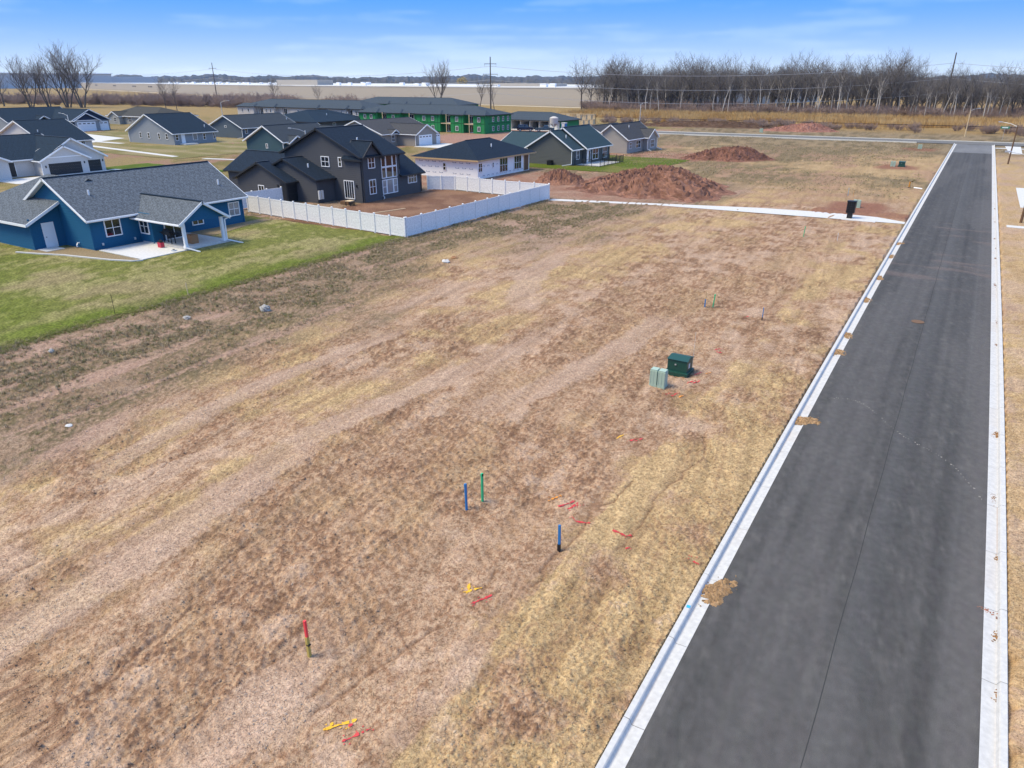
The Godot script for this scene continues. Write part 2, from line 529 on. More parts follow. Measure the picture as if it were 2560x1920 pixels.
	if s > 83.5 and s < 89.5 and x > -14 and x < -4.4:
		col = mixc(col, REDSOIL, step(83.5, 84.6, s) * step(89.2, 87.0, s + n1 * 2) * 0.8)
		h += 0.12 * step(84.4, 85.6, s) * step(89.0, 86.6, s)
	# disturbed strip on the far verge
	if x > 3.4:
		col = mixc(col, mixc(STRAW, CLAY, step(-0.2, 0.3, n2 * 1.4 + fine * 0.3)), 0.55 if s < 170 else 0.0)
	# the sheet runs under road, street, slabs, lawns
	if x > -4.42 and x < 3.54 and s < 200.0: h = -0.45
	elif absf(s - street_mid(x)) < 5.4 and x > -95.0: h = -0.4
	elif absf(s - street_mid(x)) < 7.5 and x > -95.0: h = minf(h, -0.03)
	if x < -42.4 and x > -125.0 and s < 150.0: h = minf(h * 0.4, 0.0) - 0.02 if x < -44.5 else minf(h * 0.5, 0.0)
	return [h, col]

func street_mid(x: float) -> float: return 203.0 + 0.05 * (x + 28.0)

func make_ground():
	nz = {"patch": noise(0.085, FastNoiseLite.TYPE_SIMPLEX_SMOOTH, 4, 101), "patch2": noise(0.21, FastNoiseLite.TYPE_SIMPLEX_SMOOTH, 4, 102), "big": noise(0.03, FastNoiseLite.TYPE_SIMPLEX_SMOOTH, 3, 103), "fine": noise(2.6, FastNoiseLite.TYPE_SIMPLEX, 2, 104), "lump": noise(0.95, FastNoiseLite.TYPE_SIMPLEX_SMOOTH, 3, 105), "streak": noise(0.30, FastNoiseLite.TYPE_SIMPLEX_SMOOTH, 3, 106), "blot": noise(0.45, FastNoiseLite.TYPE_SIMPLEX_SMOOTH, 4, 108), "crumb": noise(5.5, FastNoiseLite.TYPE_SIMPLEX, 2, 109), "grade": noise(1.0, FastNoiseLite.TYPE_SIMPLEX_SMOOTH, 3, 110), "clods": noise(0.11, FastNoiseLite.TYPE_SIMPLEX_SMOOTH, 3, 107)}
	# middle, sway, bend, from, to, phase, strength, lugs
	tracks = [[-14.2, 0.7, 0.13, 0, 46, 0.3, 0.9, true], [-16.8, 1.0, 0.09, 2, 62, 1.4, 0.8, true], [-19.9, 0.5, 0.07, 0, 40, 2.2, 0.7, false], [-23.2, 0.9, 0.06, 0, 58, 0.2, 0.6, false], [-11.6, 0.4, 0.16, 4, 34, 4.0, 0.7, true], [-7.9, 0.25, 0.11, 8, 60, 1.0, 0.6, false], [-26.5, 1.2, 0.05, 6, 72, 3.0, 0.5, false], [-10.2, 0.6, 0.08, 60, 88, 3.0, 0.6, true], [-12.9, 1.8, 0.10, 3, 19, 5.2, 0.9, true], [-17.4, 1.5, 0.12, 8, 30, 0.9, 0.9, true]]
	scars = [[-17.6, 1.6, 0.22, 4, 12, 0.5], [-21.8, 0.8, 0.3, 6, 13, 2.0], [-10.4, 0.5, 0.5, 8, 15.5, 1.0], [-8.6, 0.2, 0.3, 15, 22, 0.2], [-15.4, 0.9, 0.25, 3, 8, 4.0], [-12.9, 0.6, 0.4, 5, 10, 2.5], [-24.6, 1.0, 0.12, 10, 30, 1.0], [-7.2, 0.2, 0.2, 18, 27, 3.0]]
	scrapes = [[-20.4, 0.0, 0.5, 1.0, 3.0, 17.0], [-20.8, 0.09, 0.4, 0.7, 17.0, 34.0], [-23.0, -0.35, 0.6, 1.2, 38.0, 53.0], [-16.2, 0.15, 0.6, 0.9, 24.0, 40.0], [-12.6, 0.0, 0.4, 0.8, 4.0, 10.0], [-26.0, -0.05, 0.5, 0.6, 12.0, 30.0]]
	# rings and spokes about the foot of the camera, so that the grain is fine where it shows large
	var az := []
	var a := -180.0
	while a < 180.0:
		az.append(a)
		var off := absf(a)
		a += 0.15 if off < 42.0 else (1.0 if off < 60.0 else 6.0)
	az.append(180.0)
	var rad := [0.5, 2.0, 4.0]
	var dip := 62.0
	while dip > 0.30:
		rad.append((EYE + 0.9) / tan(deg_to_rad(dip)))
		dip -= 0.10 if dip < 52.0 else 0.6
	for q in [3000.0, 4200.0, 5200.0]: rad.append(q)
	var nv: int = az.size()
	var v := PackedVector3Array(); var c := PackedColorArray()
	v.resize(nv * rad.size()); c.resize(nv * rad.size())
	var idx := PackedInt32Array()
	for i in rad.size():
		var r: float = rad[i]
		for j in nv:
			var b := deg_to_rad(az[j]) - TH
			var x := sin(b) * r
			var s := cos(b) * r
			var e := earth_at(x, s, r)
			v[i * nv + j] = Vector3(x, gh(x, s) + e[0], -s)
			var k: Color = e[1]; k.a = 1.0
			c[i * nv + j] = k
	for i in rad.size() - 1:
		for j in nv - 1:
			var p := i * nv + j
			idx.append(p); idx.append(p + nv); idx.append(p + nv + 1)
			idx.append(p); idx.append(p + nv + 1); idx.append(p + 1)
	var n := PackedVector3Array(); n.resize(v.size())
	for i in rad.size():
		for j in nv:
			var p := i * nv + j
			var e0 := v[i * nv + mini(j + 1, nv - 1)] - v[i * nv + maxi(j - 1, 0)]
			var e1 := v[mini(i + 1, rad.size() - 1) * nv + j] - v[maxi(i - 1, 0) * nv + j]
			var q := e0.cross(e1)
			n[p] = q.normalized() if q.y > 0 else -q.normalized()
	var arr := []; arr.resize(Mesh.ARRAY_MAX)
	arr[Mesh.ARRAY_VERTEX] = v; arr[Mesh.ARRAY_NORMAL] = n; arr[Mesh.ARRAY_COLOR] = c; arr[Mesh.ARRAY_INDEX] = idx
	var m := ArrayMesh.new()
	m.add_surface_from_arrays(Mesh.PRIMITIVE_TRIANGLES, arr)
	var o := MeshInstance3D.new()
	o.name = "ground"; o.mesh = m; o.material_override = M.earth
	add_child(o)
	o.set_meta("kind", "structure")

# a sheet on the land between x0..x1 and s0..s1, lifted by h, coloured by paint(x, s)
func sheet(called: String, m: Material, x0: float, x1: float, s0: float, s1: float, h: float, dx: float, ds: float, paint: Callable, edge := 0.0, skirt := 0.0) -> MeshInstance3D:
	var nx := maxi(1, int(ceil((x1 - x0) / dx))); var ns := maxi(1, int(ceil((s1 - s0) / ds)))
	var o0 := at((x0 + x1) / 2, (s0 + s1) / 2, h)
	O = o0
	var b := mb(true)
	var p := func(i, j):
		var fx: float = float(i) / nx; var fs: float = float(j) / ns
		var x := lerpf(x0, x1, fx); var s := lerpf(s0, s1, fs)
		if edge > 0.0:
			if i == nx or i == 0: x += edge * nz.patch2.get_noise_2d(s * 2.0, 7.0) * 2.0
			if j == ns or j == 0: s += edge * nz.patch2.get_noise_2d(x * 2.0, 3.0) * 2.0
		return at(x, s, h)
	for i in nx:
		for j in ns:
			var A: Vector3 = p.call(i, j); var B: Vector3 = p.call(i + 1, j); var C: Vector3 = p.call(i + 1, j + 1); var D: Vector3 = p.call(i, j + 1)
			var k0: Color = paint.call(A.x, -A.z); var k1: Color = paint.call(B.x, -B.z); var k2: Color = paint.call(C.x, -C.z); var k3: Color = paint.call(D.x, -D.z)
			for w in [[D, k3, C, k2, B, k1], [D, k3, B, k1, A, k0]]:
				for q in 3:
					b.v.append(w[q * 2] - O); b.n.append(Vector3.UP); b.t.append(Vector2(w[q * 2].x, w[q * 2].z)); b.c.append(w[q * 2 + 1])
	if skirt > 0.0:
		b.col = paint.call((x0 + x1) / 2, (s0 + s1) / 2)
		var c := [at(x0, s0, h), at(x1, s0, h), at(x1, s1, h), at(x0, s1, h)]
		for k in 4:
			var q0: Vector3 = c[k]; var q1: Vector3 = c[(k + 1) % 4]
			b.quad(q0, q1, q1 - Vector3(0, skirt, 0), q0 - Vector3(0, skirt, 0))
	return structure(b, called, m)

func slab(called: String, pts: Array, top: float, thick := 0.12, m: Material = null) -> MeshInstance3D:   # a cast slab with corners pts
	O = at(pts[0][0], pts[0][1])
	var b := mb()
	var q := []
	for p in pts: q.append(at(p[0], p[1], top))
	var d := Vector3(0, thick, 0)
	for k in range(1, q.size() - 1): b.tri(q[0], q[k + 1], q[k])
	if b.n.size() and b.n[0].y < 0:
		b = mb()
		q.reverse()
		for k in range(1, q.size() - 1): b.tri(q[0], q[k + 1], q[k])
	for k in q.size():
		var e: Vector3 = q[(k + 1) % q.size()]
		b.quad(q[k], e, e - d, q[k] - d)
	return structure(b, called, m if m else M.concrete)

func turf_paint(x: float, s: float) -> Color:
	var n2: float = nz.patch2.get_noise_2d(x * 0.8, s * 0.5); var n1: float = nz.patch.get_noise_2d(x, s); var f: float = nz.fine.get_noise_2d(x * 0.4, s * 0.4)
	var stripe := sin((x * 0.97 + s * 0.22) * 3.1 + n1 * 2.5)
	var k := mixc(Color(.190, .195, .050), Color(.305, .268, .110), step(-0.25, 0.3, n2 + n1 * 0.8 + 0.16 * stripe + 0.30 * f))
	var lush := step(-45.8, -44.0, x + n2 * 2.0) * step(8, 20, s)
	lush = maxf(lush, step(26, 16, s + x * 0.25 + 13.0 + n1 * 6.0) * 0.8)
	k = mixc(k, Color(.135, .175, .022), lush * 0.9)
	k = mixc(k, Color(.30, .215, .13), step(0.25, 0.5, n1) * 0.4)
	return k * (1.0 + 0.35 * f)

func road_paint(x: float, s: float) -> Color:
	var n2: float = nz.patch2.get_noise_2d(x * 1.3, s * 0.2); var n1: float = nz.patch.get_noise_2d(x * 3.0, s * 0.25)
	var lane: float = nz.patch2.get_noise_2d(x * 7.0, s * 0.035)
	var mott: float = nz.blot.get_noise_2d(x * 2.2, s * 1.3); var fleck: float = nz.fine.get_noise_2d(x * 1.5, s * 0.8)
	var k := Color(.112, .105, .097) * (1.0 + 0.14 * n2 + 0.34 * lane + 0.12 * mott + 0.14 * fleck)
	k = mixc(k, Color(.215, .195, .175), step(0.34, 0.55, mott + 0.25 * fleck) * 0.28)
	k = mixc(k, Color(.19, .178, .166), step(1.9, 2.1, x) * step(2.25, 2.15, x) * 0.55 * (0.6 + n1))       # dusty wheel line
	k = mixc(k, Color(.175, .158, .145), step(2.1, 2.4, x) * (0.35 + 0.5 * n1))                              # mud dust by the gutter
	k = mixc(k, Color(.15, .145, .14), step(-0.42, -0.35, x) * step(0.9, -0.2, x) * 0.45)
	k = mixc(k, Color(.165, .152, .142), step(0.05, 0.35, n1 + n2 * 0.6) * 0.40)
	k = mixc(k, Color(.24, .18, .155), step(0.15, 0.5, nz.patch2.get_noise_2d(x * 0.5, s * 1.5)) * step(56, 60, s) * step(88, 84, s) * 0.5)
	if s > 175.5: k = Color(.25, .245, .24) * (1.0 + 0.2 * n2)
	return k

func make_roads():
	sheet("road", M.asphalt, -3.86, 2.98, -25, 199, -0.10, 0.11, 0.32, road_paint)
	O = Vector3.ZERO
	var b := mb(true)                               # the cross street
	b.o = at(0, 203)
	var x := -92.0
	while x < 240.0:
		var m0 := street_mid(x); var m1 := street_mid(x + 4.0)
		b.col = Color(.235, .22, .20)
		b.quad(at(x, m0 + 4.6, -0.106), at(x + 4, m1 + 4.6, -0.106), at(x + 4, m1 - 4.6, -0.106), at(x, m0 - 4.6, -0.106))
		x += 4.0
	structure(b, "street", M.asphalt)
	for side in [-1, 1]:                            # its kerbs, in long pours
		var parent := Node3D.new(); parent.name = numbered("street_kerb"); add_child(parent); parent.set_meta("kind", "structure")
		x = -92.0
		while x < 240.0:
			if side > 0 or x + 8.0 < -9.0 or x > 8.0:
				var e: float = 4.6 * side
				O = at(x, street_mid(x) + e)
				var k := mb(true); k.col = Color(.70, .66, .58)
				var p0 := at(x, street_mid(x) + e, 0.03); var p1 := at(x + 7.97, street_mid(x + 8) + e, 0.03)
				k.bar(p0, p1, 0.4, 0.3)
				T = parent
				put(k, "kerb_segment", M.kerb_concrete, parent).position = O
			x += 8.0
	# kerb and gutter of the road, cast in lengths with open joints
	for side in [-1, 1]:
		var parent := Node3D.new(); parent.name = numbered("road_kerb"); add_child(parent); parent.set_meta("kind", "structure")
		var s := -24.0
		var edge: float = -3.86 if side < 0 else 2.98
		while s < 197.0:
			var long := 3.02
			O = at(edge, s)
			var k := mb(true)
			# section from the asphalt outwards: gutter pan, face, rounded top, back
			var sec := [[0.0, -0.095], [0.30, -0.125], [0.335, -0.118], [0.375, -0.01], [0.405, 0.018], [0.54, 0.022], [0.555, 0.0], [0.56, -0.3]]
			var steps := 3
			for q in steps:
				var s0 := s + 0.006 + (long - 0.012) * q / steps; var s1 := s + 0.006 + (long - 0.012) * (q + 1) / steps
				for w in sec.size() - 1:
					var x0: float = edge + side * sec[w][0]; var x1: float = edge + side * sec[w + 1][0]
					var stain: float = step(0.1, 0.5, nz.patch2.get_noise_2d(x0 * 3.0, s0 * 0.9))
					k.col = mixc(Color(.57, .555, .53), Color(.43, .34, .27), (stain * 0.5 + 0.15) if w == 1 else 0.04)
					if w == 0: k.col = mixc(k.col, Color(.52, .45, .38), stain * 0.3)
					var A := at(x0, s0, sec[w][1]); var B := at(x0, s1, sec[w][1]); var C := at(x1, s1, sec[w + 1][1]); var D := at(x1, s0, sec[w + 1][1])
					if side > 0: k.quad(A, B, C, D)
					else: k.quad(B, A, D, C)
			put(k, "kerb_segment", M.kerb_concrete, parent).position = O
			s += long
	# footpath to the letter boxes, its pad, the patio slabs and driveways
	slab("footpath", [[-42.3, 76.3], [-42.3, 77.6], [-30, 81.0], [-19.2, 84.1], [-12.0, 85.0], [-7.3, 84.6], [-4.5, 82.9], [-4.5, 81.8], [-7.3, 83.2], [-12.0, 83.7], [-19.2, 82.9], [-30, 79.7]], 0.035)
	slab("letterbox_pad", [[-10.3, 81.2], [-7.1, 81.2], [-7.2, 83.4], [-10.3, 83.7]], 0.045)
	slab("verge_path", [[4.2, 85.4], [9.5, 85.4], [9.5, 86.6], [4.2, 86.6]], 0.03)
	slab("verge_path", [[5.7, 100.0], [8.6, 100.0], [8.6, 119.0], [5.7, 119.0]], 0.03)
	slab("verge_path", [[3.6, 188.5], [14.0, 188.8], [14.0, 190.4], [3.6, 190.1]], 0.05)
	slab("driveway_apron", [[5.9, 175.5], [8.0, 175.5], [8.3, 196.0], [5.4, 196.0]], 0.04)
	# lawns
	sheet("lawn", M.turf, -96, -42.95, -12, 50.3, 0.03, 0.4, 0.4, turf_paint, 0.4)
	sheet("lawn", M.turf, -66, -43.3, 106.0, 131.5, 0.03, 0.8, 0.8, func(px, ps): return mixc(Color(.12, .155, .018), Color(.20, .19, .05), step(-0.2, 0.4, nz.patch2.get_noise_2d(px * 0.5, ps * 0.5))), 0.35)
	sheet("lawn", M.turf, -210, -124, 83, 122, 0.03, 2.0, 2.0, func(px, ps): return mixc(Color(.235, .205, .075), Color(.36, .29, .15), step(-0.2, 0.3, nz.patch2.get_noise_2d(px * 0.3, ps * 0.3) + 0.3 * sin(ps * 0.9))), 0.4)
	sheet("lawn", M.turf, -122, -100, 66, 76, 0.034, 1.0, 1.0, func(px, ps): return Color(.115, .165, .02) * (1.0 + nz.patch2.get_noise_2d(px, ps) * 0.4), 0.3)
	sheet("lawn", M.turf, -124, -98, 34, 56, 0.034, 1.0, 1.0, func(px, ps): return mixc(Color(.36, .26, .12), Color(.24, .20, .07), step(-0.1, 0.3, nz.patch2.get_noise_2d(px, ps))), 0.3)
	slab("patio", [[-61.2, 32.3], [-55.0, 32.3], [-55.0, 36.35], [-61.2, 36.35]], 0.09, 0.14)
	slab("porch_floor", [[-61.2, 36.37], [-54.95, 36.37], [-54.95, 40.75], [-61.2, 40.75]], 0.17, 0.22)
	slab("side_door_step", [[-65.9, 29.7], [-64.4, 29.7], [-64.4, 31.2], [-65.9, 31.2]], 0.10, 0.12)
	slab("patio", [[-57.2, 112.4], [-52.6, 112.4], [-52.6, 121.0], [-57.2, 121.0]], 0.10, 0.14)
	slab("driveway", [[-216, 113.5], [-181, 108], [-172, 92], [-178, 91], [-205, 101], [-216, 111]], 0.06)
	slab("driveway", [[-104.0, 127.0], [-104.0, 137.5], [-93, 137.5], [-93, 127.0]], 0.06)
	slab("driveway", [[-118, 50.0], [-118, 66.2], [-104, 66.2], [-104, 56.0], [-112, 50.0]], 0.06)
	slab("yard_path", [[-166.0, 90.0], [-166.0, 91.6], [-128.0, 86.3], [-128.0, 85.0]], 0.05)
	slab("yard_path", [[-120.5, 85.8], [-120.5, 86.9], [-109.0, 89.6], [-109.0, 88.7]], 0.05)
	slab("yard_path", [[-118.0, 66.6], [-118.0, 67.8], [-113.0, 69.3], [-113.0, 68.3]], 0.05)
	slab("yard_path", [[-210, 97.2], [-210, 99.4], [-166, 99.0], [-166, 97.5]], 0.05)

# ---------------------------------------------------------------- house parts
func qn(b: MB, p: Array, want: Vector3, udir := Vector3.ZERO):     # polygon of 3 or 4 corners facing want, with flat texture coordinates in metres
	var m: Vector3 = (p[2] - p[0]).cross(p[1] - p[0])
	if m.dot(want) < 0:
		p = p.duplicate(); p.reverse()
		m = -m
	m = m.normalized()
	var u: Vector3 = udir if udir != Vector3.ZERO else (p[1] - p[0]).normalized()
	u = (u - m * u.dot(m)).normalized()
	var w := m.cross(u)
	var f := func(q): return Vector2(u.dot(q), w.dot(q))
	b.tri(p[0], p[1], p[2], f.call(p[0]), f.call(p[1]), f.call(p[2]))
	if p.size() > 3: b.tri(p[0], p[2], p[3], f.call(p[0]), f.call(p[2]), f.call(p[3]))

const FACES := {"e": [Vector3(0, 0, -1), Vector3(1, 0, 0)], "f": [Vector3(1, 0, 0), Vector3(0, 0, 1)], "w": [Vector3(0, 0, 1), Vector3(-1, 0, 0)], "b": [Vector3(-1, 0, 0), Vector3(0, 0, -1)]}

func siding(b: MB, p0: Vector3, u: Vector3, n: Vector3, top: float, lo: Callable, hi: Callable, lap := 0.03, bh := 0.22):
	var y := 0.0
	while y < top - 0.005:
		var y1 := minf(y + bh, top)
		var l0: float = lo.call(y); var h0: float = hi.call(y); var l1: float = lo.call(y1); var h1: float = hi.call(y1)
		if h0 - l0 > 0.02:
			var Y := Vector3(0, y, 0); var Y1 := Vector3(0, y1, 0)
			var BL := p0 + u * l0 + Y + n * lap; var BR := p0 + u * h0 + Y + n * lap
			b.quad(p0 + u * l1 + Y1, p0 + u * maxf(h1, l1) + Y1, BR, BL)
			if lap > 0.0: b.quad(BL, BR, p0 + u * h0 + Y, p0 + u * l0 + Y)
		y = y1

# ridge: "s" along the road, "x" across it, "" flat top; rid = [place of ridge line, height]; el, er eave heights on the low and high side
func walls(m: Material, x0: float, x1: float, s0: float, s1: float, el: float, er: float, ridge := "", rid := [0.0, 0.0], lap := 0.03, called := "wall", base := 0.0) -> MeshInstance3D:
	var b := mb()
	var g := O.y + base
	for k in ["f", "e", "b", "w"]:
		var u: Vector3 = FACES[k][0]; var n: Vector3 = FACES[k][1]
		var c: Array = {"f": [x0, s0], "e": [x1, s0], "b": [x1, s1], "w": [x0, s1]}[k]
		var W: float = x1 - x0 if k in ["f", "b"] else s1 - s0
		var gable: bool = (ridge == "s" and k in ["f", "b"]) or (ridge == "x" and k in ["e", "w"])
		var p0 := V(c[0], g, c[1])
		if gable:
			var r: float = {"f": rid[0] - x0, "b": x1 - rid[0], "e": rid[0] - s0, "w": s1 - rid[0]}[k]
			var a: float = el if k in ["f", "e"] else er
			var d: float = er if k in ["f", "e"] else el
			var H: float = rid[1]
			siding(b, p0, u, n, H - 0.03, func(y): return 0.0 if y <= a else r * (y - a) / (H - a), func(y): return W if y <= d else W - (W - r) * (y - d) / (H - d), lap)
		else:
			var top: float = maxf(el, er) if ridge == "" else {"e": er, "w": el, "f": el, "b": er}[k]
			siding(b, p0, u, n, top, func(_y): return 0.0, func(_y): return W, lap)
	# corner boards close the laps
	return put(b, called, m)

func corner_boards(m: Material, spots: Array, h: float):
	for p in spots:
		var b := mb()
		b.box(V(p[0] - 0.06, O.y, p[1] + 0.06), V(p[0] + 0.06, O.y + h, p[1] - 0.06))
		put(b, "corner_board", m)

# gable roof: across x0..x1 (ridge "s") or s0..s1 (ridge "x"); along a0..a1; both already with their overhang at the gable ends
func gable_roof(m: Material, trim: Material, ridge: String, c0: float, c1: float, e0: float, e1: float, a0: float, a1: float, rc: float, rh: float, ov := 0.42, gutters := true) -> MeshInstance3D:
	var P := func(c, h, a): return V(c, O.y + h, a) if ridge == "s" else V(a, O.y + h, c)
	var t := 0.10
	var sl0 := (rh - e0) / (rc - c0); var sl1 := (rh - e1) / (c1 - rc)
	var q0 := c0 - ov; var q1 := c1 + ov
	var h0 := e0 - ov * sl0 + t; var h1 := e1 - ov * sl1 + t
	var rt := rh + t
	var b := mb()
	var along: Vector3 = (P.call(0, 0, 1) - P.call(0, 0, 0))
	var out0: Vector3 = (P.call(-1, 1, 0) - P.call(0, 0, 0)); var out1: Vector3 = (P.call(1, 1, 0) - P.call(0, 0, 0))
	qn(b, [P.call(q0, h0, a0), P.call(q0, h0, a1), P.call(rc, rt, a1), P.call(rc, rt, a0)], out0, along)
	qn(b, [P.call(q1, h1, a0), P.call(q1, h1, a1), P.call(rc, rt, a1), P.call(rc, rt, a0)], out1, along)
	var roof := put(b, "roof", m)
	var f := mb()
	var d := t + 0.10
	for side in [[q0, h0, out0], [q1, h1, out1]]:
		qn(f, [P.call(side[0], side[1] - 0.012, a0), P.call(side[0], side[1] - 0.012, a1), P.call(side[0], side[1] - d, a1), P.call(side[0], side[1] - d, a0)], Vector3(side[2].x, 0, side[2].z))
		qn(f, [P.call(side[0], side[1] - d, a0), P.call(side[0], side[1] - d, a1), P.call(rc, rt - d, a1), P.call(rc, rt - d, a0)], Vector3(0, -1, 0))
		for a in [[a0, -along], [a1, along]]:
			qn(f, [P.call(side[0], side[1] - 0.012, a[0]), P.call(rc, rt - 0.012, a[0]), P.call(rc, rt - d - 0.05, a[0]), P.call(side[0], side[1] - d - 0.05, a[0])], a[1])
			var w: Vector3 = a[1].normalized() * 0.03           # the barge board stands proud
			f.bar(P.call(side[0], side[1] + 0.004, a[0]) + w * 0.5, P.call(rc, rt + 0.004, a[0]) + w * 0.5, 0.05, 0.19)
	put(f, "fascia", trim, roof)
	if gutters:
		for side in [[q0, h0, -1], [q1, h1, 1]]:
			var g := mb()
			var x: float = side[0] + side[2] * 0.055
			var A: Vector3 = P.call(x, side[1] - 0.03, a0); var B: Vector3 = P.call(x, side[1] - 0.03, a1)
			g.bar(A, B, 0.10, 0.11)
			put(g, "gutter", trim, roof)
	var r := mb()
	r.bar(P.call(rc, rt + 0.035, a0), P.call(rc, rt + 0.035, a1), 0.26, 0.05)
	put(r, "ridge_cap", M.dark_trim if m != M.roof_grey else M.roof_navy, roof)
	return roof

# hip roof over the eave rectangle, with a ridge from [xa, sa] to [xb, sb]
func hip_roof(m: Material, trim: Material, x0: float, x1: float, s0: float, s1: float, e: float, A: Array, B: Array, rh: float) -> MeshInstance3D:
	var y := O.y
	var c := [V(x0, y + e, s0), V(x1, y + e, s0), V(x1, y + e, s1), V(x0, y + e, s1)]
	var ra := V(A[0], y + rh, A[1]); var rb := V(B[0], y + rh, B[1])
	var b := mb()
	if absf(A[0] - B[0]) > absf(A[1] - B[1]):        # ridge across
		qn(b, [c[0], c[1], rb, ra], Vector3(0, 1, 0)); qn(b, [c[3], c[2], rb, ra], Vector3(0, 1, 0))
		qn(b, [c[0], c[3], ra], Vector3(0, 1, 0)); qn(b, [c[1], c[2], rb], Vector3(0, 1, 0))
	else:
		qn(b, [c[0], c[3], rb, ra], Vector3(0, 1, 0)); qn(b, [c[1], c[2], rb, ra], Vector3(0, 1, 0))
		qn(b, [c[0], c[1], ra], Vector3(0, 1, 0)); qn(b, [c[3], c[2], rb], Vector3(0, 1, 0))
	var roof := put(b, "roof", m)
	var f := mb()
	for k in 4:
		f.bar(c[k] - Vector3(0, 0.01, 0), c[(k + 1) % 4] - Vector3(0, 0.01, 0), 0.06, 0.19)
	qn(f, [c[0] - Vector3(0, .16, 0), c[1] - Vector3(0, .16, 0), c[2] - Vector3(0, .16, 0), c[3] - Vector3(0, .16, 0)], Vector3(0, -1, 0))
	put(f, "fascia", trim, roof)
	var r := mb()
	r.bar(ra + Vector3(0, .03, 0), rb + Vector3(0, .03, 0), 0.24, 0.05)
	put(r, "ridge_cap", m, roof)
	return roof

func face_xf(face: String, plane: float, along: float, y: float) -> Transform3D:
	var u: Vector3 = FACES[face][0]; var n: Vector3 = FACES[face][1]
	var p := V(plane, 0, along) if face in ["e", "w"] else V(along, 0, plane)
	return Transform3D(Basis(u, Vector3.UP, n), p - Vector3(O.x, 0, O.z) + Vector3(0, y, 0))

func pane_mesh(w: float, h: float) -> ArrayMesh:
	var key := "pane %.2f %.2f" % [w, h]
	if not shared.has(key):
		var keep := O; O = Vector3.ZERO
		var b := mb(); b.box(Vector3(-w / 2, 0, 0.0), Vector3(w / 2, h, 0.044))
		shared[key] = b.mesh(); O = keep
	return shared[key]

func window(face: String, plane: float, along: float, y: float, w: float, h: float, nx := 2, ny := 2, frame: Material = null, glass: Material = null, called := "window") -> MeshInstance3D:
	if frame == null: frame = M.white_trim
	if glass == null: glass = M.glass
	var key := "win %.2f %.2f %d %d" % [w, h, nx, ny]
	var c := 0.085; var bar := 0.05
	if not shared.has(key):
		var keep := O; O = Vector3.ZERO
		var b := mb()
		var z0 := -0.01; var z1 := 0.085
		b.box(Vector3(-w / 2, 0, z0), Vector3(-w / 2 + c, h, z1)); b.box(Vector3(w / 2 - c, 0, z0), Vector3(w / 2, h, z1))
		b.box(Vector3(-w / 2 + c, 0, z0), Vector3(w / 2 - c, c, z1 + 0.012)); b.box(Vector3(-w / 2 + c, h - c, z0), Vector3(w / 2 - c, h, z1))
		for i in range(1, nx):
			var x := -w / 2 + c + (w - 2 * c) * i / nx
			b.box(Vector3(x - bar / 2, c, z0), Vector3(x + bar / 2, h - c, z1 - 0.006))
		for j in range(1, ny):
			var yy := c + (h - 2 * c) * j / ny
			b.box(Vector3(-w / 2 + c, yy - bar / 2, z0), Vector3(w / 2 - c, yy + bar / 2, z1 - 0.012))
		shared[key] = b.mesh(); O = keep
	var o := put(shared[key], called, frame)
	o.transform = face_xf(face, plane, along, y)
	var pw := (w - 2 * c) / nx; var ph := (h - 2 * c) / ny
	for i in nx:
		for j in ny:
			var p := put(pane_mesh(pw, ph), "pane", glass, o)
			p.position = Vector3(-w / 2 + c + pw * (i + 0.5), c + ph * j, 0)
	return o

func door(face: String, plane: float, along: float, y: float, w: float, h: float, leaf: Material, frame: Material) -> MeshInstance3D:
	var keep := O
	O = Vector3.ZERO
	var f := mb()
	f.box(Vector3(-w / 2 - 0.09, 0, -0.01), Vector3(-w / 2, h + 0.09, 0.06)); f.box(Vector3(w / 2, 0, -0.01), Vector3(w / 2 + 0.09, h + 0.09, 0.06)); f.box(Vector3(-w / 2, h, -0.01), Vector3(w / 2, h + 0.09, 0.06))
	var l := mb()
	l.box(Vector3(-w / 2, 0, 0), Vector3(w / 2, h, 0.05))
	var k := mb()
	k.tube([Vector3(-w / 2 + 0.09, h * 0.46, 0.035), Vector3(-w / 2 + 0.09, h * 0.46, 0.10)], [0.035, 0.04], 8)
	O = keep
	var o := put(f, "door", frame)
	o.transform = face_xf(face, plane, along, y)
	put(l, "leaf", leaf, o)
	put(k, "handle", M.steel_dark, o)
	return o

func garage_door(face: String, plane: float, along: float, y: float, w: float, h: float, leaf: Material, frame: Material, lights := 0, glass: Material = null):
	var keep := O
	O = Vector3.ZERO
	var f := mb()
	f.box(Vector3(-w / 2 - 0.11, 0, -0.01), Vector3(-w / 2, h + 0.12, 0.07)); f.box(Vector3(w / 2, 0, -0.01), Vector3(w / 2 + 0.11, h + 0.12, 0.07)); f.box(Vector3(-w / 2, h, -0.01), Vector3(w / 2, h + 0.12, 0.07))
	var one := mb()
	var ph := h / 4.0
	one.box(Vector3(-w / 2, 0.003, 0), Vector3(w / 2, ph - 0.003, 0.045))
	var nn := int(w / 1.1)
	for i in nn:
		var x := -w / 2 + w * (i + 0.5) / nn
		one.box(Vector3(x - w / nn * 0.42, 0.08, 0.045), Vector3(x + w / nn * 0.42, ph - 0.08, 0.050))
	var pm := one.mesh()
	O = keep
	var o := put(f, "garage_door", frame)
	o.transform = face_xf(face, plane, along, y)
	for j in 4: put(pm, "door_panel", leaf, o).position = Vector3(0, ph * j, 0)
	for i in lights:
		var p := put(pane_mesh(w / lights * 0.62, ph * 0.36), "pane", M.glass, o)
		p.position = Vector3(-w / 2 + w * (i + 0.5) / lights, ph * 3.32, 0.012)

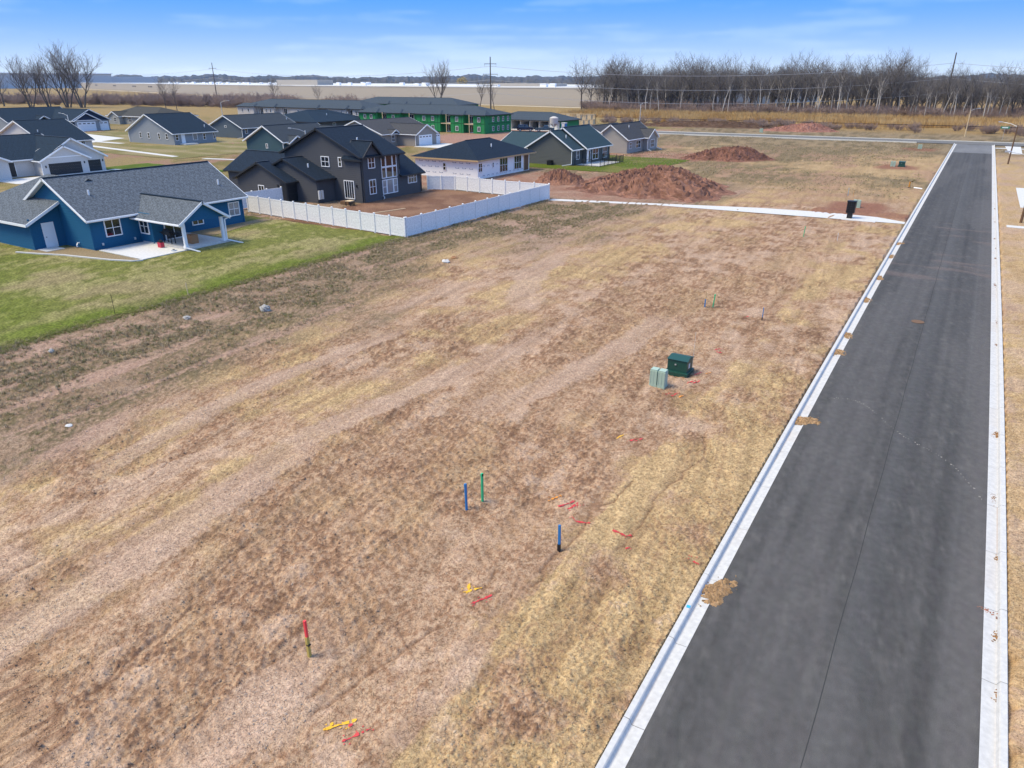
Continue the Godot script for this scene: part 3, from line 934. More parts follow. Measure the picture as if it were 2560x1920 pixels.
func vent_pipe(x: float, h: float, s: float, m: Material = null):
	var b := mb()
	b.tube([V(x, O.y + h - 0.15, s), V(x, O.y + h + 0.5, s)], [0.085, 0.085], 8)
	var k := mb()
	k.tube([V(x, O.y + h - 0.06, s), V(x, O.y + h + 0.03, s)], [0.17, 0.10], 8)
	var o := put(b, "vent_pipe", m if m else M.white_trim)
	put(k, "flashing", M.steel_dark, o)

func downspout(pts: Array, m: Material):
	var b := mb()
	for i in pts.size() - 1:
		var a: Vector3 = pts[i]; var c: Vector3 = pts[i + 1]
		b.bar(a, c, 0.085, 0.085, Vector3.UP if absf((c - a).normalized().y) < 0.9 else Vector3.RIGHT)
	put(b, "downspout", m)

func wall_lamp(face: String, plane: float, along: float, y: float):
	var keep := O; O = Vector3.ZERO
	var b := mb(); b.box(Vector3(-0.07, 0, 0), Vector3(0.07, 0.32, 0.14)); O = keep
	put(b, "wall_lamp", M.black_plastic).transform = face_xf(face, plane, along, y)

func elbow_vent(face: String, plane: float, along: float, y: float):      # white exhaust elbow on a wall
	var keep := O; O = Vector3.ZERO
	var b := mb(); b.tube([Vector3(0, 0.35, 0), Vector3(0, 0.35, 0.18), Vector3(0, 0.25, 0.26), Vector3(0, 0.05, 0.26), Vector3(-0.12, -0.02, 0.26)], [0.06, 0.06, 0.065, 0.06, 0.06], 8); O = keep
	put(b, "exhaust_vent", M.white_trim).transform = face_xf(face, plane, along, y)

func air_unit(x: float, s: float, m: Material, label: String):
	thing("air_conditioner", label, "air conditioner", at(x, s))
	var b := mb(); b.box(V(x - .42, O.y, s + .42), V(x + .42, O.y + .78, s - .42)); put(b, "cabinet", m)
	var k := mb(); k.tube([V(x, O.y + .78, s), V(x, O.y + .82, s)], [.34, .30], 14); put(k, "fan_grille", M.steel_dark)
	for j in 5:
		var l := mb(); l.box(V(x - .425, O.y + .12 + j * .12, s + .425), V(x + .425, O.y + .16 + j * .12, s - .425)); put(l, "louvre", M.steel_dark)

# ---------------------------------------------------------------- the houses
func blue_house():
	thing("house", "bright blue clapboard house with grey shingle roof, gabled back porch and concrete patio", "house", at(-61.6, 32.2))
	var B: Material = M.blue; var W: Material = M.white_trim; var R: Material = M.roof_grey
	walls(B, -72.0, -61.6, 32.2, 47.6, 2.8, 2.8, "s", [-66.6, 5.6])
	var rf := gable_roof(R, W, "s", -72.0, -61.6, 2.8, 2.8, 31.75, 48.05, -66.6, 5.6, 0.5)
	walls(B, -78.0, -66.0, 29.6, 40.6, 2.4, 2.4, "", [0, 0], 0.03, "garage_wall")
	var ew := mb()
	siding(ew, V(-66.0, O.y + 2.4, 29.6), FACES.e[0], FACES.e[1], 1.4, func(q): return q / 0.518, func(_q): return 2.62)
	put(ew, "garage_gable", B)
	var hb := mb()
	var y := O.y
	var sl := (5.25 - 2.4) / 5.5
	var P := func(x, s, h): return V(x, y + h + 0.1, s)
	qn(hb, [P.call(-78.4, 29.15, 2.4 - .45 * sl), P.call(-65.6, 29.15, 2.4 - .45 * sl), P.call(-65.6, 35.1, 5.25), P.call(-72.4, 35.1, 5.25)], Vector3.UP, Vector3.RIGHT)
	qn(hb, [P.call(-78.4, 29.15, 2.4 - .45 * sl), P.call(-72.4, 35.1, 5.25), P.call(-78.4, 41.05, 2.4 - .45 * sl)], Vector3.UP, Vector3.BACK)
	qn(hb, [P.call(-78.4, 41.05, 2.4 - .45 * sl), P.call(-65.6, 41.05, 2.4 - .45 * sl), P.call(-65.6, 35.1, 5.25), P.call(-72.4, 35.1, 5.25)], Vector3.UP, Vector3.RIGHT)
	var gr := put(hb, "garage_roof", R)
	var gf := mb()
	gf.bar(P.call(-78.4, 29.12, 2.4 - .45 * sl - .01), P.call(-65.55, 29.12, 2.4 - .45 * sl - .01), 0.06, 0.2)
	gf.bar(P.call(-65.57, 29.12, 2.4 - .45 * sl), P.call(-65.57, 32.15, 2.4 + 2.55 * sl), 0.06, 0.22)
	qn(gf, [P.call(-78.4, 29.15, 2.4 - .45 * sl - .14), P.call(-65.6, 29.15, 2.4 - .45 * sl - .14), P.call(-65.6, 32.1, 2.4 + 2.5 * sl - .14), P.call(-78.4, 32.1, 2.4 + 2.5 * sl - .14)], Vector3.DOWN)
	put(gf, "fascia", W, gr)
	# bump-out with the sliding door
	walls(B, -61.62, -59.6, 36.4, 39.5, 2.7, 2.7, "", [0, 0], 0.03, "bay_wall")
	var pr := gable_roof(R, W, "x", 36.2, 40.5, 2.42, 2.42, -64.2, -54.75, 38.35, 3.78, 0.36)
	var gt := mb()
	for k in 3: pass
	siding(gt, V(-55.05, y + 2.45, 36.2), FACES.e[0], FACES.e[1], 1.24, func(q): return q * 2.15 / 1.3, func(q): return 4.3 - q * 2.15 / 1.3)
	gt.box(V(-55.25, y + 2.32, 36.2), V(-55.03, y + 2.46, 40.5))
	put(gt, "porch_gable", B)
	for s in [36.45, 40.25]:
		var p := mb()
		p.box(V(-55.32, y + 0.17, s + 0.12), V(-55.08, y + 2.45, s - 0.12))
		p.box(V(-55.37, y + 0.17, s + 0.17), V(-55.03, y + 0.38, s - 0.17))
		put(p, "porch_post", W)
	downspout([V(-54.7, y + 2.30, 35.75), V(-54.95, y + 2.1, 36.25), V(-54.98, y + 0.3, 36.3), V(-53.6, y + 0.08, 36.6)], W)
	downspout([V(-54.7, y + 2.30, 40.95), V(-54.95, y + 2.1, 40.45), V(-54.98, y + 0.3, 40.42), V(-53.5, y + 0.08, 40.9)], W)
	window("e", -61.6, 34.1, 0.95, 1.45, 1.45)
	window("f", 36.4, -60.65, 0.85, 1.3, 1.35)
	window("e", -59.6, 38.4, 0.2, 1.8, 2.05, 2, 1, null, null, "sliding_door")
	window("e", -61.6, 42.3, 0.62, 1.25, 0.95, 2, 1)
	window("e", -61.6, 46.55, 0.85, 1.3, 1.35, 2, 2, null, M.curtain_glass)
	door("e", -66.0, 31.0, 0.02, 0.82, 2.05, M.white_door, W)
	vent_pipe(-64.0, 4.15, 34.0); vent_pipe(-63.2, 3.75, 46.4)
	elbow_vent("f", 32.2, -63.8, 0.1)
	wall_lamp("f", 32.2, -63.2, 2.95)
	corner_boards(B, [[-61.6, 32.2], [-61.6, 47.6], [-66.0, 29.6], [-59.6, 36.4]], 2.62)
	for q in [[-61.55, 33.0], [-61.55, 35.9]]:
		var b := mb(); b.box(V(q[0], y + 0.35, q[1]), V(q[0] + 0.09, y + 0.55, q[1] - 0.14)); put(b, "outlet_cover", M.grey_plastic)

func charcoal_house():
	thing("house", "two-storey charcoal house with a tall bank of nine white-framed windows, inside the white fence", "house", at(-59.8, 63.1))
	var B: Material = M.charcoal; var D: Material = M.dark_trim; var R: Material = M.roof_dark; var y := O.y
	walls(B, -72.2, -59.8, 63.1, 70.0, 5.3, 5.3, "s", [-66.0, 8.05])
	gable_roof(R, D, "s", -72.2, -59.8, 5.3, 5.3, 62.65, 70.6, -66.0, 8.05, 0.5)
	walls(B, -63.5, -59.6, 63.25, 66.2, 5.25, 5.25, "x", [64.75, 6.85], 0.03, "bay_wall")
	gable_roof(R, D, "x", 63.25, 66.25, 5.28, 5.28, -62.4, -59.2, 64.75, 6.75, 0.5, false)
	walls(B, -68.0, -59.9, 69.9, 74.1, 2.65, 2.65, "s", [-66.2, 6.0], 0.03, "wing_wall")
	gable_roof(R, D, "s", -70.2, -59.9, 2.65, 2.65, 69.9, 74.55, -66.0, 6.2, 0.45)
	walls(B, -74.0, -64.2, 60.3, 63.2, 2.75, 2.75, "s", [-69.2, 4.75], 0.03, "wing_wall")
	gable_roof(R, D, "s", -74.0, -64.2, 2.75, 2.75, 59.95, 63.2, -69.2, 4.75, 0.42)
	walls(B, -76.2, -67.6, 58.8, 66.0, 2.42, 2.42, "s", [-71.9, 4.3], 0.03, "garage_wall")
	gable_roof(R, D, "s", -76.2, -67.6, 2.42, 2.42, 58.4, 60.3, -71.9, 4.3, 0.42)
	walls(B, -84.0, -72.0, 63.5, 71.0, 2.5, 2.5, "x", [67.2, 4.5], 0.03, "wing_wall")
	gable_roof(R, D, "x", 63.5, 71.0, 2.5, 2.5, -84.4, -71.0, 67.2, 4.5, 0.42)
	window("e", -59.6, 64.75, 3.78, 1.15, 1.3); window("e", -59.6, 64.7, 0.85, 1.15, 1.7)
	for row in [[3.72, 1.42, 1], [2.40, 1.30, 1], [0.55, 1.70, 1]]:
		window("e", -59.8, 67.0, row[0], 0.78, row[1], 1, 2 if row[0] < 1 else 1, null, M.curtain_glass if row[0] < 1 else null)
		window("e", -59.8, 68.0, row[0], 1.18, row[1], 1, 1, null, M.curtain_glass if row[0] < 1 else null)
		window("e", -59.8, 69.0, row[0], 0.78, row[1], 1, 2 if row[0] < 1 else 1, null, M.curtain_glass if row[0] < 1 else null)
	window("e", -59.9, 72.4, 1.3, 1.75, 1.35, 3, 2)
	window("f", 63.1, -65.3, 3.8, 1.35, 1.2); window("f", 63.1, -62.9, 3.92, 0.55, 1.1, 1, 2)
	window("f", 63.1, -61.75, 0.35, 1.6, 2.1, 4, 1, null, null, "patio_door")
	window("f", 58.8, -72.0, 0.95, 1.05, 0.75, 2, 1)
	door("f", 58.8, -68.1, 0.05, 0.85, 2.0, M.black_door, D)
	garage_door("e", -67.6, 59.65, 0.0, 1.35, 1.95, M.black_door, D)
	vent_pipe(-62.6, 6.55, 65.9); vent_pipe(-66.6, 3.75, 61.5)
	elbow_vent("e", -59.8, 66.6, 0.05)
	wall_lamp("f", 63.1, -60.55, 1.75); wall_lamp("f", 58.8, -69.0, 1.6)
	downspout([V(-59.35, y + 5.1, 63.3), V(-59.5, y + 4.9, 63.2), V(-59.5, y + 0.1, 63.2)], D)
	downspout([V(-59.4, y + 5.1, 69.8), V(-59.7, y + 4.9, 69.95), V(-59.72, y + 3.2, 69.95)], D)
	downspout([V(-59.4, y + 2.5, 74.2), V(-59.75, y + 2.3, 74.1), V(-59.78, y + 0.1, 74.1)], D)
	for q in [[-63.9, 60.3], [-63.9, 60.75]]:
		var b := mb(); b.box(V(q[0] - .1, y + 0.45, q[1] + 0.13), V(q[0] + 0.1, y + 1.45, q[1] - 0.13)); put(b, "meter_box", M.grey_plastic)

func wrapped_house():
	thing("house", "unfinished house in white building wrap with dark hip roof and bare window openings", "house", at(-60.5, 88.0))
	var y := O.y
	walls(M.house_wrap, -72.0, -60.5, 88.0, 102.6, 2.75, 2.75, "", [0, 0], 0.0)
	hip_roof(M.roof_dark, M.wood, -72.5, -60.0, 87.4, 104.0, 2.72, [-65.4, 92.0], [-65.4, 98.6], 5.0)
	vent_pipe(-62.6, 3.95, 94.8)
	for w in [[88.6, .95, 1.05, 1.3, 2, 2], [92.0, 1.3, .42, .8, 1, 2], [94.9, .42, 2.3, 2.1, 3, 2], [99.0, .46, 2.2, 2.05, 3, 2]]:
		window("e", -60.5, w[0], w[1], w[2], w[3], w[4], w[5])
	window("f", 88.0, -66.45, 0.95, 0.6, 1.1, 1, 2)
	door("e", -60.5, 101.6, 0.1, 1.3, 2.25, M.dark_wood, M.raw_lumber)
	# rows of print on the wrap
	var k := 0
	for row in [0.55, 1.35, 2.1]:
		for i in 9:
			var b := mb()
			var x := -71.2 + i * 1.25 + (0.5 if row == 1.35 else 0.0)
			if x < -61.4 and absf(x - -66.3) > 0.6:
				b.box(V(x, y + row, 87.994), V(x + 0.62, y + row + 0.05, 87.99)); b.box(V(x, y + row + .05, 87.994), V(x + 0.06, y + row + 0.20, 87.99)); b.box(V(x + 0.5, y + row + .05, 87.994), V(x + 0.62, y + row + 0.13, 87.99))
				put(b, "wrap_print", M.wrap_print)
	for row in [0.25, 1.6]:
		for i in 11:
			var b := mb()
			var s := 89.3 + i * 1.2
			if absf(s - 88.6) < .7 or (row > 1 and (absf(s - 94.9) < 1.9 or absf(s - 99.0) < 1.8 or s > 100.4)): continue
			b.box(V(-60.494, y + row + .16, s + .5), V(-60.49, y + row + 0.21, s)); b.box(V(-60.494, y + row, s + .06), V(-60.49, y + row + 0.16, s)); b.box(V(-60.494, y + row, s + .5), V(-60.49, y + row + 0.16, s + .44))
			put(b, "wrap_print", M.wrap_print)

func greygreen_house():
	thing("house", "dark grey-green house with two staggered gables beside a small black metal fence", "house", at(-57.3, 111.2))
	var B: Material = M.greygreen; var W: Material = M.white_trim; var R: Material = M.roof_teal; var y := O.y
	walls(B, -65.9, -57.3, 111.2, 115.0, 2.75, 2.75, "s", [-61.35, 5.4])
	gable_roof(R, W, "s", -65.9, -57.3, 2.75, 2.75, 110.8, 115.0, -61.35, 5.4, 0.42)
	walls(B, -65.6, -56.5, 115.0, 124.4, 2.78, 2.78, "s", [-60.95, 5.8], 0.03, "wing_wall")
	gable_roof(R, W, "s", -65.6, -56.5, 2.78, 2.78, 114.55, 124.9, -60.95, 5.8, 0.45)
	walls(B, -73.0, -65.0, 112.5, 124.0, 2.4, 2.4, "x", [118.2, 4.6], 0.03, "wing_wall")
	gable_roof(R, W, "x", 112.5, 124.0, 2.4, 2.4, -73.4, -65.0, 118.2, 4.6, 0.42)
	window("e", -57.3, 113.4, 0.85, 1.2, 1.45, 2, 2)
	window("e", -56.5, 118.6, 0.55, 2.4, 1.9, 2, 2); window("e", -56.5, 122.5, 0.5, 1.8, 1.95, 3, 2)
	window("e", -56.5, 116.1, 0.1, 0.9, 2.1, 1, 1, null, null, "patio_door")
	var p := mb(); p.box(V(-56.4, y + 0.1, 115.3), V(-56.15, y + 2.6, 115.05)); put(p, "porch_post", W)
	downspout([V(-56.85, y + 2.55, 111.3), V(-57.2, y + 2.35, 111.1), V(-57.2, y + 0.35, 111.1), V(-58.6, y + 0.08, 110.2)], W)
	vent_pipe(-63.6, 4.5, 119.0); vent_pipe(-59.3, 4.3, 112.8)
	corner_boards(B, [[-57.3, 111.2], [-56.5, 124.4]], 2.7)

func taupe_house():
	thing("house", "taupe house with brown-grey roof and small bay gable beyond the fenced patio", "house", at(-58.2, 136.5))
	var B: Material = M.taupe; var W: Material = M.white_trim; var R: Material = M.roof_brown; var y := O.y
	walls(B, -63.6, -58.2, 136.5, 150.4, 3.9, 2.75, "s", [-61.8, 5.25])
	gable_roof(R, W, "s", -63.6, -58.2, 3.9, 2.75, 136.1, 150.9, -61.8, 5.25, 0.42)
	walls(B, -58.6, -57.2, 144.6, 149.6, 2.65, 2.65, "x", [147.1, 4.0], 0.03, "bay_wall")
	gable_roof(R, W, "x", 144.6, 149.6, 2.65, 2.65, -60.6, -56.8, 147.1, 4.05, 0.35)
	walls(B, -72.0, -63.4, 139.0, 152.0, 2.7, 2.7, "s", [-67.5, 4.7], 0.03, "wing_wall")
	gable_roof(R, W, "s", -72.0, -63.4, 2.7, 2.7, 138.6, 152.4, -67.5, 4.7, 0.42)
	window("e", -58.2, 138.1, 0.75, 1.1, 1.3, 2, 2); window("e", -58.2, 142.0, 0.7, 2.4, 1.45, 2, 2); window("e", -57.2, 147.2, 0.5, 1.9, 1.6, 3, 2)
	downspout([V(-56.8, y + 2.4, 144.5), V(-57.1, y + 2.2, 144.5), V(-57.1, y + 0.4, 144.5), V(-56.0, y + 0.06, 144.0)], W)
	downspout([V(-56.8, y + 2.4, 149.7), V(-57.1, y + 2.2, 149.7), V(-57.1, y + 0.4, 149.7), V(-55.8, y + 0.06, 149.3)], W)
	vent_pipe(-60.4, 4.5, 142.0)

func grey_house():
	thing("house", "pale grey ranch house with four slim windows in its gable wall", "house", at(-151.5, 101.8))
	var B: Material = M.pale_grey; var W: Material = M.white_trim; var y := O.y
	walls(B, -168.4, -151.5, 101.8, 112.6, 2.7, 2.5, "s", [-160.4, 6.25])
	gable_roof(M.roof_navy, W, "s", -168.4, -151.5, 2.7, 2.5, 101.3, 113.1, -160.4, 6.25, 0.45)
	for x in [-163.8, -160.7, -156.8, -154.0]: window("f", 101.8, x, 1.1, 0.85, 1.3, 1, 2)
	window("e", -151.5, 102.5, 0.95, 0.8, 1.3, 1, 2); window("e", -151.5, 107.1, 0.75, 1.2, 1.45, 1, 1, null, M.curtain_glass)
	window("e", -151.5, 109.5, 0.75, 0.7, 1.35, 1, 2); window("e", -151.5, 112.1, 0.72, 0.55, 1.4, 1, 2)
	door("e", -151.5, 104.05, 0.3, 0.75, 1.95, M.white_door, W)
	var st := mb(); st.box(V(-151.5, y, 102.9), V(-149.4, y + 0.28, 106.2)); put(st, "door_step", M.concrete)
	vent_pipe(-152.9, 3.4, 111.0)
	downspout([V(-168.9, y + 2.4, 101.9), V(-168.4, y + 2.2, 101.7), V(-168.3, y + 0.1, 101.7)], W)

func slate_house():
	thing("house", "slate-blue house with charcoal roof behind the pale grey ranch house", "house", at(-155.5, 123.5))
	var B: Material = M.slate_blue; var W: Material = M.white_trim; var y := O.y
	walls(B, -168.0, -155.5, 123.5, 141.0, 2.7, 2.5, "s", [-161.7, 5.2])
	gable_roof(M.roof_slate, W, "s", -168.0, -155.5, 2.7, 2.5, 123.0, 141.5, -161.7, 5.2, 0.45)
	window("e", -155.5, 124.6, 1.05, 0.85, 1.25, 1, 2); window("f", 123.5, -161.7, 2.4, 0.9, 0.45, 1, 1)
	window("e", -155.5, 130.0, 0.95, 1.2, 1.3); window("e", -155.5, 136.0, 0.95, 1.2, 1.3)
	downspout([V(-155.0, y + 2.3, 123.4), V(-155.4, y + 2.1, 123.3), V(-155.4, y + 0.3, 123.3), V(-156.6, y + 0.06, 122.6)], W)
	vent_pipe(-157.8, 3.75, 140.0)

func teal_house():
	thing("house", "teal house with slate roof and tiny gabled entrance behind the charcoal house", "house", at(-109.8, 96.0))
	var B: Material = M.teal; var W: Material = M.white_trim; var y := O.y
	walls(B, -120.2, -109.8, 96.0, 109.0, 2.75, 2.85, "s", [-114.6, 5.4])
	gable_roof(M.roof_slate, W, "s", -120.2, -109.8, 2.75, 2.85, 95.5, 109.4, -114.6, 5.4, 0.45)
	walls(M.navy, -109.9, -109.2, 96.9, 100.6, 2.6, 2.6, "x", [98.7, 3.7], 0.03, "entry_wall")
	gable_roof(M.roof_slate, W, "x", 96.9, 100.6, 2.6, 2.6, -112.0, -108.8, 98.7, 3.65, 0.3, false)
	walls(B, -116.0, -104.5, 104.5, 114.0, 2.6, 2.6, "x", [109.2, 4.9], 0.03, "wing_wall")
	gable_roof(M.roof_slate, W, "x", 104.5, 114.0, 2.6, 2.6, -118.0, -104.0, 109.2, 4.9, 0.42)
	window("f", 96.0, -114.4, 1.4, 0.6, 0.85, 1, 2); window("e", -109.2, 98.3, 0.9, 1.2, 1.3)
	downspout([V(-109.3, y + 2.6, 96.0), V(-109.7, y + 2.4, 95.8), V(-109.7, y + 0.1, 95.8)], W)

func tan_house():
	thing("house", "tan house with brown-grey roof and two pale garage doors under a white-trimmed gable", "house", at(-104.2, 128.0))
	var B: Material = M.tan; var W: Material = M.white_trim; var y := O.y
	walls(B, -124.0, -109.5, 123.0, 141.0, 2.6, 2.6, "s", [-116.8, 5.15])
	gable_roof(M.roof_brown, W, "s", -124.0, -109.5, 2.6, 2.6, 122.6, 141.4, -116.8, 5.15, 0.42)
	walls(B, -112.0, -104.2, 128.1, 135.2, 2.55, 2.55, "x", [131.65, 4.35], 0.03, "garage_wall")
	gable_roof(M.roof_brown, W, "x", 128.1, 135.2, 2.55, 2.55, -115.5, -103.8, 131.65, 4.35, 0.4)
	walls(B, -112.0, -104.6, 135.2, 137.2, 2.35, 2.35, "", [0, 0], 0.03, "garage_wall")
	var lr := mb()
	qn(lr, [V(-104.0, y + 2.45, 137.7), V(-104.0, y + 2.85, 135.3), V(-115, y + 2.85, 135.3), V(-115, y + 2.45, 137.7)], Vector3.UP)
	put(lr, "roof", M.roof_brown)
	garage_door("e", -104.2, 131.3, 0.0, 4.4, 2.1, M.white_door, W, 4)
	garage_door("e", -104.6, 136.1, 0.0, 1.7, 2.0, M.white_door, W, 2)
	gable_roof(M.roof_brown, W, "x", 125.6, 128.4, 2.5, 2.5, -112, -108.9, 127.1, 3.3, 0.3, false)
	window("e", -109.5, 126.6, 0.8, 1.0, 1.4)
	downspout([V(-104.0, y + 2.3, 127.7), V(-104.3, y + 2.2, 128.0), V(-104.3, y + 0.1, 128.0)], W)

func white_house():
	thing("house", "off-white house with two black garage doors beneath overlapping gables", "house", at(-118.0, 56.5))
	var B: Material = M.off_white; var W: Material = M.white_trim; var R: Material = M.roof_navy; var y := O.y
	walls(B, -137.0, -120.0, 38.0, 62.5, 2.55, 2.5, "s", [-128.4, 5.35])
	gable_roof(R, W, "s", -137.0, -120.0, 2.55, 2.5, 37.6, 62.8, -128.4, 5.35, 0.42)
	walls(B, -128.0, -118.1, 57.0, 66.4, 2.4, 2.4, "x", [61.7, 5.15], 0.03, "garage_wall")
	gable_roof(R, W, "x", 57.0, 66.4, 2.4, 2.4, -130.0, -117.7, 61.7, 5.15, 0.45)
	walls(B, -122.0, -117.6, 56.6, 63.5, 2.35, 2.35, "x", [60.1, 4.1], 0.03, "garage_wall")
	gable_roof(R, W, "x", 56.6, 63.5, 2.35, 2.35, -122.0, -117.2, 60.1, 4.12, 0.4)
	var band := mb(); band.box(V(-117.62, y + 2.55, 57.6), V(-117.56, y + 2.67, 62.7)); put(band, "trim_band", W)
	walls(B, -124.0, -117.5, 44.0, 52.1, 2.7, 2.7, "x", [48.0, 4.6], 0.03, "wing_wall")
	gable_roof(R, W, "x", 44.0, 52.1, 2.7, 2.7, -128.0, -117.1, 48.0, 4.6, 0.4)
	garage_door("e", -117.6, 59.95, 0.0, 4.9, 1.75, M.black_door, M.off_white)
	garage_door("e", -118.1, 64.6, 0.0, 2.3, 1.75, M.black_door, M.off_white)
	door("e", -120.0, 53.55, 0.15, 0.8, 2.0, M.black_door, W)
	wall_lamp("e", -117.6, 57.1, 1.2); wall_lamp("e", -117.6, 62.9, 1.4); wall_lamp("e", -118.1, 66.1, 1.4)
	downspout([V(-117.3, y + 2.1, 56.1), V(-117.5, y + 1.9, 56.5), V(-117.5, y + 0.1, 56.5)], W)

func pale_house():
	thing("house", "white gabled house under a broad navy roof behind the black garage doors", "house", at(-150.8, 74.0))
	var W: Material = M.white_trim; var y := O.y
	walls(M.off_white, -169.6, -151.0, 74.2, 83.2, 2.7, 2.5, "s", [-160.0, 6.0])
	gable_roof(M.roof_navy, W, "s", -169.6, -151.0, 2.7, 2.5, 73.7, 83.6, -160.0, 6.0, 0.45)
	window("e", -151.0, 81.4, 1.6, 0.8, 0.75, 2, 1)
	vent_pipe(-155.0, 4.0, 75.4)

func navy_house():
	thing("house", "house with navy gables over two white garage doors with small lights", "house", at(-216.0, 115.3))
	var W: Material = M.white_trim; var R: Material = M.roof_navy; var y := O.y
	walls(M.navy, -236.0, -216.4, 114.8, 125.5, 3.0, 3.0, "x", [120.1, 5.75])
	gable_roof(R, W, "x", 114.8, 125.5, 3.0, 3.0, -240.0, -215.9, 120.1, 5.75, 0.4)
	walls(M.navy, -222.0, -215.9, 115.2, 122.3, 2.95, 2.95, "x", [118.7, 4.85], 0.03, "garage_wall")
	gable_roof(R, W, "x", 115.2, 122.3, 2.95, 2.95, -222.0, -215.4, 118.7, 4.85, 0.4)
	var lo := mb(); lo.box(V(-215.95, y, 115.3), V(-215.86, y + 2.8, 122.3)); put(lo, "stone_front", M.pale_grey)
	var l2 := mb(); l2.box(V(-216.4, y, 122.4), V(-216.3, y + 2.8, 125.4)); put(l2, "stone_front", M.pale_grey)
	var band := mb(); band.box(V(-215.95, y + 2.8, 115.2), V(-215.8, y + 2.98, 122.4)); put(band, "trim_band", W)
	garage_door("e", -215.85, 118.5, 0.0, 5.0, 2.35, M.white_door, W, 4)
	garage_door("e", -216.3, 123.7, 0.0, 2.5, 2.3, M.white_door, W, 2)
	walls(M.pale_grey, -244.0, -226.0, 103.0, 117.0, 2.8, 2.8, "s", [-234.5, 6.1], 0.03, "wing_wall")
	gable_roof(R, W, "s", -244.0, -226.0, 2.8, 2.8, 102.5, 122.0, -234.5, 6.1, 0.45)
	gable_roof(R, W, "x", 110.0, 114.5, 2.8, 2.8, -232.0, -225.2, 112.2, 4.1, 0.3, false)
	walls(M.pale_grey, -252.0, -240.0, 99.0, 110.0, 2.8, 2.8, "s", [-246.0, 5.4], 0.03, "wing_wall")
	gable_roof(R, W, "s", -252.0, -240.0, 2.8, 2.8, 98.5, 110.0, -246.0, 5.4, 0.45)

func olive_house():
	thing("house", "low house with olive-grey roof and a small gabled bay, past the white garage doors", "house", at(-240.0, 144.5))
	var W: Material = M.white_trim; var y := O.y
	walls(M.olive, -250.0, -224.0, 145.0, 160.0, 2.6, 2.6, "", [0, 0])
	hip_roof(M.roof_olive, W, -250.6, -223.4, 144.4, 160.6, 2.6, [-245.0, 152.5], [-231.0, 152.5], 5.2)
	walls(M.olive, -247.0, -241.0, 143.4, 145.2, 2.5, 2.5, "s", [-244.0, 3.9], 0.03, "bay_wall")
	gable_roof(M.roof_olive, W, "s", -247.0, -241.0, 2.5, 2.5, 143.0, 149.0, -244.0, 3.9, 0.3, false)
	window("f", 143.4, -243.4, 0.7, 1.4, 1.5); window("f", 145.0, -237.5, 0.7, 1.8, 1.6, 3, 2)

func hip_house():
	thing("house", "dark house almost hidden beneath a wide navy hip roof, before the cream apartments", "house", at(-158.5, 151.0))
	walls(M.greygreen, -181.0, -158.5, 151.0, 172.5, 2.6, 2.6, "", [0, 0])
	hip_roof(M.roof_navy, M.dark_trim, -182.0, -157.6, 150.2, 173.2, 2.6, [-170.2, 158.5], [-168.5, 165.0], 5.3)
	vent_pipe(-163.2, 4.0, 160.0); vent_pipe(-163.5, 4.1, 169.0)
	window("e", -158.5, 158.0, 0.9, 1.2, 1.2); window("e", -158.5, 166.0, 0.9, 1.2, 1.2)

